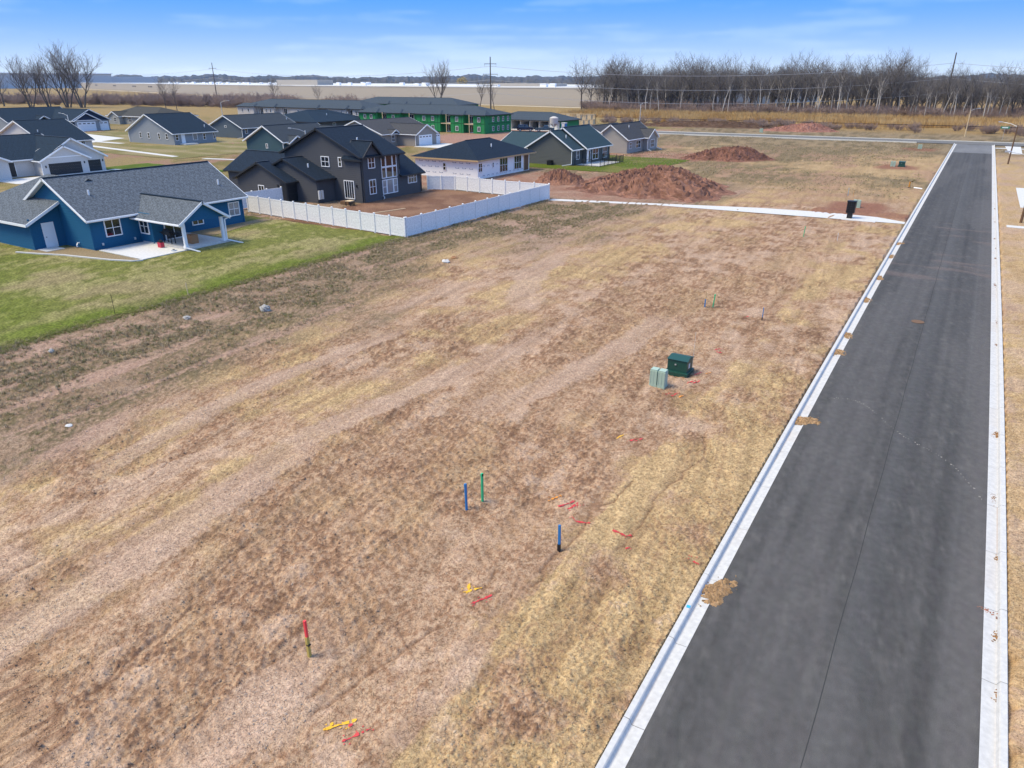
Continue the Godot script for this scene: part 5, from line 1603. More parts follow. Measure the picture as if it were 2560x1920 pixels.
func make_distance():
	# the long warehouse
	thing("warehouse", "very long tan warehouse with flat white roof beyond the thicket", "warehouse", V(-479, 0, 455))
	var foot := [Vector2(-150, 366), Vector2(-247, 386), Vector2(-571, 456), Vector2(-1500, 830), Vector2(-1400, 1050), Vector2(-500, 720), Vector2(-100, 560)]
	var h := 9.7
	for k in foot.size():
		var a: Vector2 = foot[k]; var c: Vector2 = foot[(k + 1) % foot.size()]
		var n := maxi(1, int(a.distance_to(c) / 60.0))
		for i in n:
			var p := a.lerp(c, float(i) / n); var q := a.lerp(c, float(i + 1) / n)
			var b := mb()
			b.bar(V(p.x, h, p.y), V(q.x, h, q.y), 0.5, h)
			put(b, "wall_panel", M.warehouse_tan)
	var rb := mb()
	for k in range(1, foot.size() - 1):
		qn(rb, [V(foot[0].x, h - .35, foot[0].y), V(foot[k].x, h - .35, foot[k].y), V(foot[k + 1].x, h - .35, foot[k + 1].y)], Vector3.UP)
	put(rb, "roof", M.roof_membrane)
	for k in foot.size():
		var a: Vector2 = foot[k]; var c: Vector2 = foot[(k + 1) % foot.size()]
		var b := mb(); b.bar(V(a.x, h + .35, a.y), V(c.x, h + .35, c.y), 0.9, 0.6); put(b, "parapet", M.roof_membrane)
	var r := RandomNumberGenerator.new(); r.seed = 611
	for i in 60:
		var t := r.randf()
		var p := Vector2(-240, 410).lerp(Vector2(-1200, 760), t) + Vector2(40, 110) * r.randf_range(0.1, 1.0)
		var w := r.randf_range(2.0, 6.0)
		var b := mb(); b.box(V(p.x, h - .35, p.y), V(p.x + w, h + r.randf_range(0.8, 2.4), p.y + w * .6)); put(b, "rooftop_unit", M.white_trim)
	for q in [[-640, 560, 60, 4.5], [-330, 500, 55, 1.8]]:
		var b := mb(); b.box(V(q[0], h - .35, q[1]), V(q[0] + q[2], h + q[3], q[1] + 22)); put(b, "penthouse", M.warehouse_tan)
	var run := (Vector2(-1500, 830) - Vector2(-571, 456)).normalized()
	for t in LOUVRES:
		for j in 3:
			var p: Vector2 = Vector2(-571, 456).lerp(Vector2(-1500, 830), t) + run * j * 9.0
			var b := mb()
			b.bar(V(p.x + .1, h - 2.6, p.y - .3), V(p.x + run.x * 4.5 + .1, h - 2.6, p.y + run.y * 4.5 - .3), 0.6, 1.4); put(b, "louvre", M.dark_trim)
	thing("warehouse", "tall grey hall with white roof edge standing behind the bare trees", "warehouse", V(-1560, 0, 815))
	var b2 := mb(); b2.box(V(-2000, 0, 700), V(-1560, 26.0, 930)); put(b2, "wall", M.warehouse_grey)
	var r2 := mb(); r2.box(V(-2002, 26.0, 698), V(-1558, 27.4, 932)); put(r2, "roof_edge", M.white_trim)
	var b3 := mb(); b3.box(V(-1800, 0, 930), V(-1570, 21.5, 1040)); put(b3, "annexe", M.warehouse_grey)
	# pale service road along the foot of the warehouse
	O = V(-400, 0, 420)
	var rd := mb(true); rd.col = Color(.52, .46, .36)
	for q in [[-150, 352, -247, 372], [-247, 372, -571, 440], [-571, 440, -1500, 810]]:
		var n := 8
		for i in n:
			var a := Vector2(q[0], q[1]).lerp(Vector2(q[2], q[3]), float(i) / n); var c := Vector2(q[0], q[1]).lerp(Vector2(q[2], q[3]), float(i + 1) / n)
			rd.quad(V(c.x, .08, c.y + 7), V(a.x, .08, a.y + 7), V(a.x, .08, a.y), V(c.x, .08, c.y))
	structure(rd, "service_road", M.clod)
	# wooded rises and hills on the horizon
	var f := noise(0.004, FastNoiseLite.TYPE_SIMPLEX_SMOOTH, 3, 621); var g := noise(0.05, FastNoiseLite.TYPE_SIMPLEX, 3, 622)
	for ring in [[1250.0, 8.0, 4.0, Color(.085, .078, .068)], [2700.0, 15.0, 8.0, Color(.085, .078, .068)], [3400.0, 22.0, 11.0, Color(.085, .078, .068)], [4500.0, 34.0, 18.0, Color(.085, .078, .068)]]:
		O = Vector3.ZERO
		var b := mb(true)
		var prev := []
		var step_ := 0.16
		var a := -64.0 if ring[0] > 1300.0 else -9.0
		while a < 66.0:
			var bb := deg_to_rad(a) - TH
			var d: float = ring[0]
			var low := 0.0
			var top: float = ring[1] + ring[2] * f.get_noise_2d(a * 60.0, d) + (3.0 + d * 0.0016) * absf(g.get_noise_2d(a * 90.0, d))
			top = maxf(top, 3.0)
			var row := []
			for q in [[-90.0, 0.0], [-60.0, 0.72], [0.0, 1.0], [220.0, 0.6], [420.0, 0.0]]:
				row.append(Vector3(sin(bb) * (d + q[0]), low + top * q[1] + (1.6 * g.get_noise_2d(a * 140.0, q[0]) if q[1] > 0.1 else -0.5), -cos(bb) * (d + q[0])))
			if prev.size():
				for i in 4:
					b.col = ring[3] * (1.0 + 0.35 * g.get_noise_2d(a * 200.0, i * 50.0)); b.col.a = 1
					b.quad(prev[i + 1], row[i + 1], row[i], prev[i])
			prev = row
			a += step_
		structure(b, "wooded_hills", M.far_wood)
	thing("willow_tree", "yellowish willow tree far off behind the warehouse roof", "tree", V(-700, 0, 980))
	var tr := mb(); tr.tube([V(-700, 0, 980), V(-700, 6, 980)], [0.7, 0.5], 6); put(tr, "trunk", M.bark_dark)
	var cr := mb()
	var rr := RandomNumberGenerator.new(); rr.seed = 5
	for k in 500:
		var d := Vector3(rr.randfn(), rr.randfn(), rr.randfn()).normalized() * pow(rr.randf(), 0.4)
		var p := V(-700, 13, 980) + d * Vector3(9, 7, 9)
		var u := Vector3(rr.randf_range(-1, 1), rr.randf_range(-1, 1), rr.randf_range(-1, 1)) * 1.4
		cr.tri(p, p + u, p + u.rotated(Vector3.UP, 1.2) - Vector3(0, 1.2, 0))
	put(cr, "crown", M.willow_yellow)

func power_pole(label: String, x: float, s: float, h: float, arms := [[3.2, 2.6], [8.0, 3.4]]):
	thing("power_pole", label, "power pole", at(x, s), "power poles crossing behind the estate")
	var b := mb(); b.tube([V(x, -0.5, s), V(x, h, s)], [0.36, 0.20], 8); put(b, "pole", M.bark_dark)
	for w in arms:
		var k := [h - w[0], w[1]]
		var c := mb(); c.bar(V(x - k[1] * .92, k[0], s - k[1] * .4), V(x + k[1] * .92, k[0], s + k[1] * .4), 0.16, 0.2)
		var arm := put(c, "cross_arm", M.bark_dark)
		for e in [-1, 1]:
			var i := mb(); i.tube([V(x + e * k[1] * .85, k[0] - .2, s + e * k[1] * .37), V(x + e * k[1] * .85, k[0] - 1.1, s + e * k[1] * .37)], [.09, .07], 5); put(i, "insulator", M.grey_plastic, arm)

func wire(label: String, a: Vector3, b: Vector3, sag: float, r := 0.055):
	O = a
	var m := mb()
	var pts := []; var rad := []
	for i in 25:
		var t := i / 24.0
		pts.append(a.lerp(b, t) - Vector3(0, sag * 4.0 * t * (1.0 - t), 0)); rad.append(r)
	m.tube(pts, rad, 4)
	var o := alone(m, "power_line", M.wire, a)
	tag(o, label, "power line", "power lines slung between the poles")

func make_power():
	power_pole("dark power pole with two cross arms behind the green apartment block", -181.0, 274.0, 22.5, [[2.6, 2.6], [6.6, 3.2], [11.0, 3.0]])
	power_pole("tall dark leaning-looking power pole in front of the wood past the road end", -13.5, 338.0, 23.0, [])
	power_pole("dark power pole with two cross arms in front of the tan warehouse", -430.0, 325.0, 24.0)
	power_pole("dark power pole standing among the tall bare trees", -640.0, 320.0, 25.0)
	var p := [V(-640, 0, 320), V(-430, 0, 325), V(-181, 0, 274), V(-13.5, 0, 338), V(150, 0, 330)]
	var hs := [25.0, 24.0, 22.5, 23.0, 23.0]
	for i in 4:
		for k in [[-3.6, "upper"], [-8.9, "middle"], [-14.0, "lowest"]]:
			wire("%s sagging power line between tall dark poles" % k[1], p[i] + Vector3(0, hs[i] + k[0], 0), p[i + 1] + Vector3(0, hs[i + 1] + k[0], 0), 4.2)
	# low cable rail along the reeds
	thing("cable_barrier", "thin dark cable barrier on posts along the reeds", "barrier", at(-40, 250))
	for x in range(-110, 96, 8):
		var b := mb(); b.box(at(x, 250.0 + 0.05 * x) - Vector3(.05, .2, .05), at(x, 250.0 + 0.05 * x) + Vector3(.05, 1.5, .05)); put(b, "post", M.steel_dark)
	for y in [1.45]:
		var c := mb(); c.bar(at(-110, 244.5, y), at(90, 254.5, y), 0.10, 0.14); put(c, "cable", M.steel_dark)

# ---------------------------------------------------------------- street furniture and small things
func street_lamp(label: String, x: float, s: float, h: float, arm: Vector2, m: Material):
	thing("street_lamp", label, "street lamp", at(x, s))
	var y := O.y
	var b := mb(); b.tube([V(x, y - .3, s), V(x, y + h, s)], [.13, .09], 8); put(b, "pole", m)
	var e := V(x + arm.x, y + h + 0.45, s + arm.y)
	var a := mb(); a.tube([V(x, y + h - .25, s), V(x + arm.x * .4, y + h + .2, s + arm.y * .4), e], [.045, .04, .035], 6); put(a, "arm", M.galvanised)
	var l := mb(); l.box(e - Vector3(.28, .10, .12), e + Vector3(.28, .04, .12)); put(l, "lamp_head", M.galvanised)

func stake(label: String, x: float, s: float, h: float, m: Material, w := 0.05, lean := Vector2.ZERO, foot: Material = null, split := 0.0):
	thing("survey_stake", label, "stake", at(x, s))
	var p := at(x, s); var q := p + Vector3(lean.x, h, -lean.y)
	if foot:
		var k := mb(); k.bar(p - Vector3(0, .15, 0), p.lerp(q, split), w * 1.25, w * 1.25, Vector3.RIGHT); put(k, "foot", foot)
		var b := mb(); b.bar(p.lerp(q, split), q, w, w, Vector3.RIGHT); put(b, "painted_top", m)
	else:
		var b := mb(); b.bar(p - Vector3(0, .15, 0), q, w, w * 0.6, Vector3.RIGHT); put(b, "lath", m)
		var c := mb(); c.bar(q - (q - p).normalized() * 0.10, q + Vector3(0, .002, 0), w * 1.12, w * 0.75, Vector3.RIGHT); put(c, "cap", m)

func spray(label: String, m: Material, strokes: Array):
	O = at(strokes[0][0], strokes[0][1])
	var b := mb()
	var r := RandomNumberGenerator.new(); r.seed = int(strokes[0][0] * 100) ^ int(strokes[0][1] * 77)
	for k in strokes:
		var a := Vector2(k[0], k[1]); var c := Vector2(k[2], k[3])
		var n := maxi(3, int(a.distance_to(c) / 0.06))
		var side := (c - a).normalized().orthogonal()
		var prev := []
		for i in n + 1:
			var p := a.lerp(c, float(i) / n)
			var w: float = 0.042 * r.randf_range(0.15, 1.3) * (0.4 if i == 0 or i == n else 1.0)
			var y: float = earth_at(p.x, p.y, Vector2(p.x, p.y).length())[0] + 0.022
			var L := at(p.x + side.x * w, p.y + side.y * w, y); var R := at(p.x - side.x * w, p.y - side.y * w, y)
			if prev.size() and r.randf() < 0.85: qn(b, [prev[0], L, R, prev[1]], Vector3.UP)
			prev = [L, R]
			if r.randf() < 0.5:                      # overspray flecks
				var o := p + side * r.randf_range(-.16, .16)
				qn(b, [at(o.x, o.y, y), at(o.x + .05, o.y + .01, y), at(o.x + .02, o.y + .05, y)], Vector3.UP)
	var o := alone(b, "paint_mark", m, O)
	tag(o, label, "paint mark")

func heap(called: String, label: String, category: String, x: float, s: float, rx: float, rs: float, h: float, col: Color, seed_: int, base := 0.0):
	O = at(x, s, base)
	var b := mb(true)
	var r := RandomNumberGenerator.new(); r.seed = seed_ * 7 + 3
	var n := int(clampf(900.0 * rx * rs, 40.0, 260.0))
	for k in n:                                      # matted lumps, thinning out into crumbs
		var a := r.randf() * TAU
		var q := pow(r.randf(), 0.62) * (1.0 if k < n * 0.86 else 1.7)
		var z := r.randf_range(.25, .5) * minf(rx, rs) * (1.0 - 0.55 * minf(q, 1.0)) if k < n * 0.86 else r.randf_range(.010, .030)
		var bend := 1.0 + 0.35 * sin(a * 2.0 + seed_) + 0.22 * sin(a * 3.0 + seed_ * 2.0)
		var p := at(x + cos(a) * rx * q * bend, s + sin(a) * rs * q * bend, base - 0.01)
		b.col = col * r.randf_range(0.62, 1.25); b.col.a = 1
		var top := p + Vector3(r.randf_range(-.2, .2) * z, minf(z * 0.5, h) * r.randf_range(.5, 1.1) + 0.012, r.randf_range(-.2, .2) * z)
		var ring := []
		for j in 6: ring.append(p + Vector3(cos(j * 1.0472 + a), 0, sin(j * 1.0472 + a)) * z * r.randf_range(.7, 1.15))
		for j in 6: b.tri(ring[(j + 1) % 6], ring[j], top)
	var o := alone(b, called, M.mound_dirt, O)
	tag(o, label, category)

func pedestal_pair(x: float, s: float, label: String, k := 1.0):
	thing("utility_pedestal", label, "utility box", at(x, s))
	for i in 2:
		var c := x - 0.20 + i * 0.40
		var y := O.y
		var b := mb()
		b.box(V(c - .18 * k, y - .1, s + .2 * k), V(c + .18 * k, y + .80 * k, s - .2 * k))
		for e in [-.15, 0.0, .15]: b.box(V(c + e - .02, y, s + .2 * k + .012), V(c + e + .02, y + .78 * k, s - .2 * k - .012))
		b.box(V(c - .165 * k, y + .80 * k, s + .185 * k), V(c + .165 * k, y + .86 * k, s - .185 * k))
		b.box(V(c - .19 * k, y - .1, s + .21 * k), V(c + .19 * k, y + .10, s - .21 * k))
		put(b, "housing", M.pedestal_green)

func transformer(x: float, s: float, label: String, k := 1.0):
	thing("pad_transformer", label, "transformer", at(x, s))
	var y := O.y
	var p := mb(); p.box(V(x - .58 * k, y - .1, s + .55 * k), V(x + .58 * k, y + .18, s - .55 * k)); put(p, "pad", M.transformer_green)
	var b := mb()
	b.box(V(x - .50 * k, y + .18, s + .46 * k), V(x + .50 * k, y + .80 * k, s - .40 * k))
	put(b, "cabinet", M.transformer_green)
	var l := mb()                                    # lid with two slopes and a seam
	var t := y + .80 * k
	var q := [V(x - .54 * k, t, s - .45 * k), V(x + .54 * k, t, s - .45 * k), V(x + .54 * k, t, s + .5 * k), V(x - .54 * k, t, s + .5 * k), V(x - .5 * k, t + .12, s + .05), V(x + .5 * k, t + .12, s + .05)]
	qn(l, [q[0], q[1], q[5], q[4]], Vector3.UP); qn(l, [q[3], q[2], q[5], q[4]], Vector3.UP)
	qn(l, [q[0], q[4], q[3]], Vector3.LEFT); qn(l, [q[1], q[5], q[2]], Vector3.RIGHT)
	qn(l, [q[0], q[1], q[2], q[3]], Vector3.DOWN)
	put(l, "lid", M.transformer_green)
	var h := mb(); h.box(V(x - .12, y + .52, s - .44 * k), V(x - .04, y + .58, s - .40 * k)); put(h, "latch", M.galvanised)
	var w := mb(); w.box(V(x + .50 * k, y + .35, s + .05), V(x + .51 * k, y + .60, s - .15)); put(w, "warning_label", M.grey_plastic)

func car(called: String, label: String, category: String, x: float, s: float, turn: float, m: Material, long: float, tall: float, bed: bool):
	var t := thing(called, label, category, at(x, s))
	t.rotation.y = turn
	O = Vector3.ZERO
	var w := 0.92
	# side outline, front at +x
	var out: Array
	if bed: out = [[-long, .45], [-long, .98], [-0.35, 1.0], [-0.30, tall - .1], [0.05, tall], [0.75, tall - .04], [1.35, 1.08], [long - .1, .98], [long, .55], [long - .1, .38], [-long + .1, .36]]
	else: out = [[-long, .5], [-long + .05, 1.02], [-long + .28, tall - .08], [-long + .7, tall], [0.6, tall - .03], [1.25, 1.10], [long - .15, .98], [long, .6], [long - .1, .36], [-long + .1, .34]]
	var b := mb()
	for i in out.size():
		var a: Array = out[i]; var c: Array = out[(i + 1) % out.size()]
		var ia: float = w - (0.16 if a[1] > 1.1 else 0.0); var ic: float = w - (0.16 if c[1] > 1.1 else 0.0)
		b.quad(Vector3(a[0], a[1], -ia), Vector3(c[0], c[1], -ic), Vector3(c[0], c[1], ic), Vector3(a[0], a[1], ia))
	for z in [-1.0, 1.0]:
		var mid := Vector3(0.1, .7, z * w)
		for i in out.size():
			var a: Array = out[i]; var c: Array = out[(i + 1) % out.size()]
			var A := Vector3(a[0], a[1], z * (w - (0.16 if a[1] > 1.1 else 0.0))); var C := Vector3(c[0], c[1], z * (w - (0.16 if c[1] > 1.1 else 0.0)))
			qn(b, [mid, A, C], Vector3(0, 0, z))
	put(b, "body", m)
	for z in [-1.0, 1.0]:
		for g in ([[-0.22, 0.9]] if bed else [[-long + .45, -0.15], [-0.05, 1.0]]):
			var k := mb()
			qn(k, [Vector3(g[0], 1.12, z * (w + .004)), Vector3(g[1] + (0.15 if g[1] > .5 else 0.0), 1.12, z * (w + .004)), Vector3(g[1] - .25, tall - .14, z * (w - .135)), Vector3(g[0] + .12, tall - .14, z * (w - .135))], Vector3(0, .3, z))
			put(k, "side_window", M.glass)
		for wx in [-long * .62, long * .62]:
			var ty := mb(); ty.tube([Vector3(wx, .36, z * (w - .14)), Vector3(wx, .36, z * (w + .05))], [.36, .36], 16)
			var wh := put(ty, "wheel", M.tyre)
			var ri := mb(); ri.tube([Vector3(wx, .36, z * (w + .04)), Vector3(wx, .36, z * (w + .065))], [.22, .20], 12); put(ri, "rim", M.galvanised, wh)
		var hl := mb(); hl.box(Vector3(long - .08, .72, z * .55 - .15), Vector3(long + .01, .86, z * .55 + .15)); put(hl, "headlight", M.grey_plastic)
	var ws := mb(); qn(ws, [Vector3(1.34 if bed else 1.26, 1.13, -.76), Vector3(1.34 if bed else 1.26, 1.13, .76), Vector3(.80 if bed else .66, tall - .08, .68), Vector3(.80 if bed else .66, tall - .08, -.68)], Vector3(1, 1, 0)); put(ws, "windscreen", M.glass)

func make_things():
	vinyl_fence("vinyl_fence", "white vinyl privacy fence between the blue house lawn and the charcoal house", [[-66.3, 52.0], [-42.8, 50.35]], [12])
	vinyl_fence("vinyl_fence", "white vinyl privacy fence along the bare lot, meeting the footpath", [[-42.75, 50.5], [-42.7, 77.2]], [12])
	vinyl_fence("vinyl_fence", "white vinyl privacy fence between the charcoal house and the wrapped house", [[-42.8, 77.35], [-49.0, 77.2], [-57.0, 77.6], [-60.3, 76.0]], [3, 4, 2])
	vinyl_fence("vinyl_fence", "short white vinyl fence return ending at the charcoal garage wall", [[-68.4, 52.3], [-68.0, 58.3]], [3])
	metal_fence()
	var red := [Color(.33, .185, .135), Color(.155, .080, .058)]
	mound("largest red-brown earth mound beside the footpath", -36.8, 95.5, 10.5, 14.0, 1.95, 701, red, 0.35, 2)
	mound("small cone of red earth before the wrapped house", -49.0, 92.0, 3.6, 3.4, 1.9, 702, [Color(.38, .215, .155), Color(.20, .105, .075)])
	mound("long low red earth mound beyond the fenced lawn", -38.5, 137.0, 9.0, 5.5, 1.85, 703, [Color(.31, .165, .125), Color(.17, .09, .065)], 0.5, 2)
	mound("pinkish earth mound in front of the reeds", -43.0, 227.0, 10.0, 5.0, 1.9, 704, [Color(.42, .235, .19), Color(.34, .17, .13)], 0.3, 2)
	mound("dark weedy spoil bank behind the cross street", -74.0, 232.0, 28.0, 5.0, 1.5, 705, [Color(.14, .09, .065), Color(.20, .14, .10)], 0.15, 2)
	stone("pale rounded boulder on the weedy strip", -36.0, 28.4, 0.33, 31)
	stone("flat pinkish stone by the lawn edge near the thin rod", -38.8, 24.8, 0.24, 32, "boulder", M.stone_white, 0.5)
	stone("small bright white stone in the weeds", -40.0, 17.4, 0.17, 33)
	stone("broken concrete lump lying in the weedy strip", -33.9, 44.6, 0.34, 34, "rubble", M.concrete, 0.45)
	stone("smaller dark lump beside the broken concrete", -34.1, 46.0, 0.28, 35, "rubble", M.cardboard, 0.5)
	stone("crumpled white scrap lying in the dark weeds", -30.6, 13.2, 0.16, 36, "white_scrap", M.concrete, 0.3)
	# service boxes along the road
	transformer(-10.35, 32.6, "dark green pad transformer next to a pair of pale green pedestals")
	pedestal_pair(-10.65, 30.5, "pair of pale green utility pedestals beside the dark green transformer")
	pedestal_pair(-10.1, 90.2, "pale green utility pedestals behind the letter box unit")
	transformer(-9.9, 139.5, "dark green transformer on stripped red soil far along the road", 0.95)
	pedestal_pair(-11.2, 139.2, "pale green pedestals beside the farther transformer", 0.95)
	pedestal_pair(-10.0, 179.2, "pale green pedestals near the street corner")
	pedestal_pair(-51.5, 214.0, "pale utility box at the foot of the pinkish earth mound", 1.2)
	thing("letter_box_unit", "black cluster letter box unit on a pedestal by the footpath", "letter box", at(-9.7, 82.4, 0.045))
	var y := O.y
	var b := mb(); b.box(V(-9.95, y, 82.65), V(-9.45, y + .55, 82.15)); put(b, "pedestal", M.black_plastic)
	b = mb(); b.box(V(-10.1, y + .55, 82.72), V(-9.3, y + 1.70, 82.08)); put(b, "cabinet", M.black_plastic)
	b = mb(); b.box(V(-10.14, y + 1.70, 82.76), V(-9.26, y + 1.76, 82.04)); put(b, "roof", M.steel_dark)
	for i in 2:
		for j in 5:
			b = mb(); b.box(V(-10.06 + i * .39, y + .60 + j * .215, 82.08), V(-9.71 + i * .39, y + .79 + j * .215, 82.065)); put(b, "letter_door", M.steel_dark)
	# stakes
	stake("blue wooden stake beside a green one in churned clay", -12.5, 17.15, 1.0, M.paint_blue, 0.085, Vector2(-.06, .05))
	stake("bright green stake with a capped top in churned clay", -12.3, 17.85, 1.15, M.paint_green, 0.09)
	stake("blue stake with a black foot between the paint marks", -8.7, 16.95, 0.9, M.paint_blue, 0.07, Vector2(-.03, .03), M.black_plastic, 0.22)
	stake("pink-topped yellow bamboo stake tied with black cord", -12.25, 9.55, 1.15, M.paint_pink, 0.065, Vector2(-.05, .03), M.bamboo, 0.55)
	b = mb(); b.box(at(-12.28, 9.56, .38) - Vector3(.045, .02, .045), at(-12.28, 9.56, .38) + Vector3(.045, .02, .045)); put(b, "cord", M.black_plastic)
	stake("blue and white lath beside a leaning green stake", -12.6, 43.7, 1.05, M.wood, 0.05, Vector2(.02, 0), M.paint_blue, 0.55)
	stake("green stake leaning next to the blue and white lath", -12.2, 44.1, 0.85, M.paint_green, 0.09, Vector2(.08, 0))
	stake("dark slim stake with black foot near the straw verge", -8.85, 43.1, 0.8, M.paint_blue, 0.04, Vector2(0, 0), M.black_plastic, 0.25)
	stake("green stake standing short of the footpath", -11.8, 70.0, 0.95, M.paint_green, 0.09, Vector2(.06, 0))
	stake("grey wooden stake short of the letter box pad", -8.85, 69.75, 0.7, M.grey_plastic, 0.06)
	stake("pale lath at the edge of the mown lawn", -43.15, 28.0, 0.85, M.raw_lumber, 0.05, Vector2(-.06, 0))
	stake("thin dark metal rod at the lawn corner", -43.3, 22.95, 1.3, M.steel_dark, 0.025)
	stake("plain wooden lath by the farther transformer", -11.7, 124.5, 0.8, M.raw_lumber, 0.06)
	stake("pale blue ribboned stake past the footpath", -12.3, 99.2, 1.0, M.paint_sky, 0.05)
	stake("orange lath beside the pale blue ribboned stake", -11.6, 98.6, 0.8, M.paint_orange, 0.04)
	stake("short wooden stake past the orange standpipe", -8.3, 146.7, 0.55, M.dark_wood, 0.05)
	stake("thin rod rising behind the dark green transformer", -10.0, 33.6, 1.9, M.grey_plastic, 0.014)
	thing("standpipe", "orange standpipe with bent outlet beside a white pipe end", "standpipe", at(-6.5, 111.6))
	b = mb(); b.tube([at(-6.5, 111.6, -.1), at(-6.5, 111.6, .75), at(-6.15, 111.6, .85)], [.10, .10, .09], 8); put(b, "pipe", M.hydrant_orange)
	b = mb(); b.tube([at(-6.5, 111.6, 0), at(-6.5, 111.6, .10)], [.2, .16], 8); put(b, "collar", M.black_plastic)
	thing("pipe_end", "white plastic pipe end lying by the orange standpipe", "pipe", at(-5.4, 111.0))
	b = mb(); b.tube([at(-5.9, 111.2, .08), at(-4.9, 110.8, .06)], [.09, .08], 8); put(b, "pipe", M.white_trim)
	# utility paint on the ground
	spray("yellow spray stroke in front of the pink-topped stake", M.paint_yellow, [[-10.35, 8.12, -9.85, 8.75], [-10.25, 8.15, -10.3, 8.4]])
	spray("long red spray stroke beside the first yellow stroke", M.paint_red, [[-9.75, 8.12, -9.4, 8.75], [-9.9, 8.5, -9.85, 8.6]])
	spray("yellow spray tick halfway to the blue stake", M.paint_yellow, [[-10.2, 13.65, -9.85, 14.15], [-10.25, 14.05, -10.1, 13.8]])
	spray("red spray stroke along a small rut", M.paint_red, [[-9.75, 13.4, -9.4, 14.1]])
	spray("faint yellow spray stroke next to a group of red ones", M.paint_orange, [[-10.35, 19.1, -10.1, 19.7]])
	spray("group of red spray strokes pointing along the lot", M.paint_red, [[-9.85, 18.95, -9.55, 19.6], [-9.55, 19.05, -9.25, 19.55], [-9.45, 19.1, -9.4, 19.6]])
	spray("bent red spray line ending at a wheel rut", M.paint_red, [[-9.25, 18.75, -9.0, 18.6], [-9.0, 18.6, -8.5, 18.75]])
	spray("short red spray line between stake and kerb", M.paint_red, [[-7.7, 18.75, -7.2, 18.75], [-7.2, 18.75, -7.05, 18.95]])
	spray("small red spray fleck on pale clay", M.paint_red, [[-6.95, 18.15, -6.85, 18.3]])
	spray("red spray line close to the kerb", M.paint_red, [[-5.1, 18.85, -4.65, 18.6]])
	spray("yellow spray smudge short of the pale green pedestals", M.paint_yellow, [[-10.2, 24.6, -10.0, 25.1]])
	spray("pair of red spray strokes short of the pedestals", M.paint_red, [[-9.7, 24.6, -9.45, 25.0], [-9.45, 24.7, -9.25, 25.2]])
	spray("red spray curls at the foot of the pedestals", M.paint_red, [[-10.0, 29.6, -9.8, 30.1], [-9.7, 29.7, -9.45, 30.2]])
	spray("yellow spray dot beside the red curls", M.paint_orange, [[-9.35, 29.75, -9.2, 29.95]])
	spray("red spray strokes beside the transformer pad", M.paint_red, [[-9.55, 31.4, -9.3, 32.0], [-9.3, 31.6, -9.1, 32.1], [-9.6, 32.6, -9.4, 33.2]])
	spray("orange spray dot behind the transformer pad", M.paint_orange, [[-9.15, 33.1, -9.0, 33.5]])
	spray("red spray fleck near the dark slim stake", M.paint_red, [[-9.95, 43.0, -9.75, 43.5]])
	spray("red spray traces behind the transformer", M.paint_red, [[-9.8, 36.5, -9.5, 37.0], [-9.6, 36.3, -9.3, 36.4]])
	# mud and straw washed into the gutters
	var mud := Color(.40, .27, .15)
	heap("straw_clump", "large clump of straw and mud lying across the gutter onto the asphalt", "straw clump", -3.85, 17.8, .42, .55, .10, mud, 81, -0.09)
	heap("straw_clump", "clump of straw in the gutter farther along the same kerb", "straw clump", -3.9, 30.6, .45, .45, .10, mud, 82, -0.09)
	for q in [[-4.05, 40.1, 83, "first"], [-4.1, 43.3, 84, "second"], [-4.1, 51.5, 85, "third"], [-4.05, 58.0, 86, "fourth"], [-4.1, 66.0, 87, "fifth"], [-4.0, 72.0, 88, "sixth"]]:
		heap("straw_clump", "%s of six mud and straw clumps in the gutter past the transformer" % q[3], "straw clump", q[0], q[1], .32, .6, .09, mud, q[2], -0.10)
	for q in [[3.25, 14.2, .18, .5, "brown clump on the opposite gutter, at the road joint"], [3.35, 17.9, .11, .3, "double brown clump on the opposite gutter"], [3.34, 20.2, .14, .3, "olive brown clump on the opposite gutter"], [3.3, 24.1, .09, .2, "small round brown clump on the opposite gutter"], [3.15, 28.0, .11, .35, "slanted brown clump on the opposite gutter"], [3.28, 33.5, .16, .5, "heart-shaped rusty clump on the opposite gutter"]]:
		heap("mud_clump", q[4], "mud clump", q[0], q[1], q[2], q[3], .04, Color(.34, .20, .10), int(q[1]), -0.11)
	for i in 8:
		heap("mud_clump", "small brown mud clump strung along the far stretch of the opposite gutter", "mud clump", 3.25 + .08 * sin(i * 2.1), 46.0 + i * 7.1 + 2.6 * sin(i * 4.7), .07 + .02 * (i % 4), .25 + .2 * (i % 3), .05, Color(.30, .17, .10), 90 + i, -0.11)
		get_child(get_child_count() - 1).set_meta("group", "mud clumps along the opposite gutter")
	heap("mud_clump", "reddish mud clod tracked from the asphalt onto the opposite gutter", "mud clump", 3.02, 21.2, .22, .12, .04, Color(.42, .22, .17), 97, -0.10)
	# the road's small fittings
	O = at(-0.8, 48.1, -0.094)
	b = mb(); b.tube([O, O + Vector3(0, .012, 0)], [.36, .36], 20)
	var mh := alone(b, "manhole_cover", M.dark_wood, O); tag(mh, "rusty round manhole cover set in the asphalt", "manhole cover")
	b = mb(true); b.col = Color(.050, .049, .048); b.o = Vector3.ZERO
	var s := -20.0
	while s < 175.0:
		b.quad(at(-.472 + .012 * sin(s), s + 1.0, -.0955), at(-.450 + .012 * sin(s), s + 1.0, -.0955), at(-.450 + .012 * sin(s - 1), s, -.0955), at(-.472 + .012 * sin(s - 1), s, -.0955))
		s += 1.0
	structure(b, "paving_joint", M.clod)
	b = mb(true); b.col = Color(.235, .215, .19); b.o = Vector3.ZERO
	var r := RandomNumberGenerator.new(); r.seed = 808
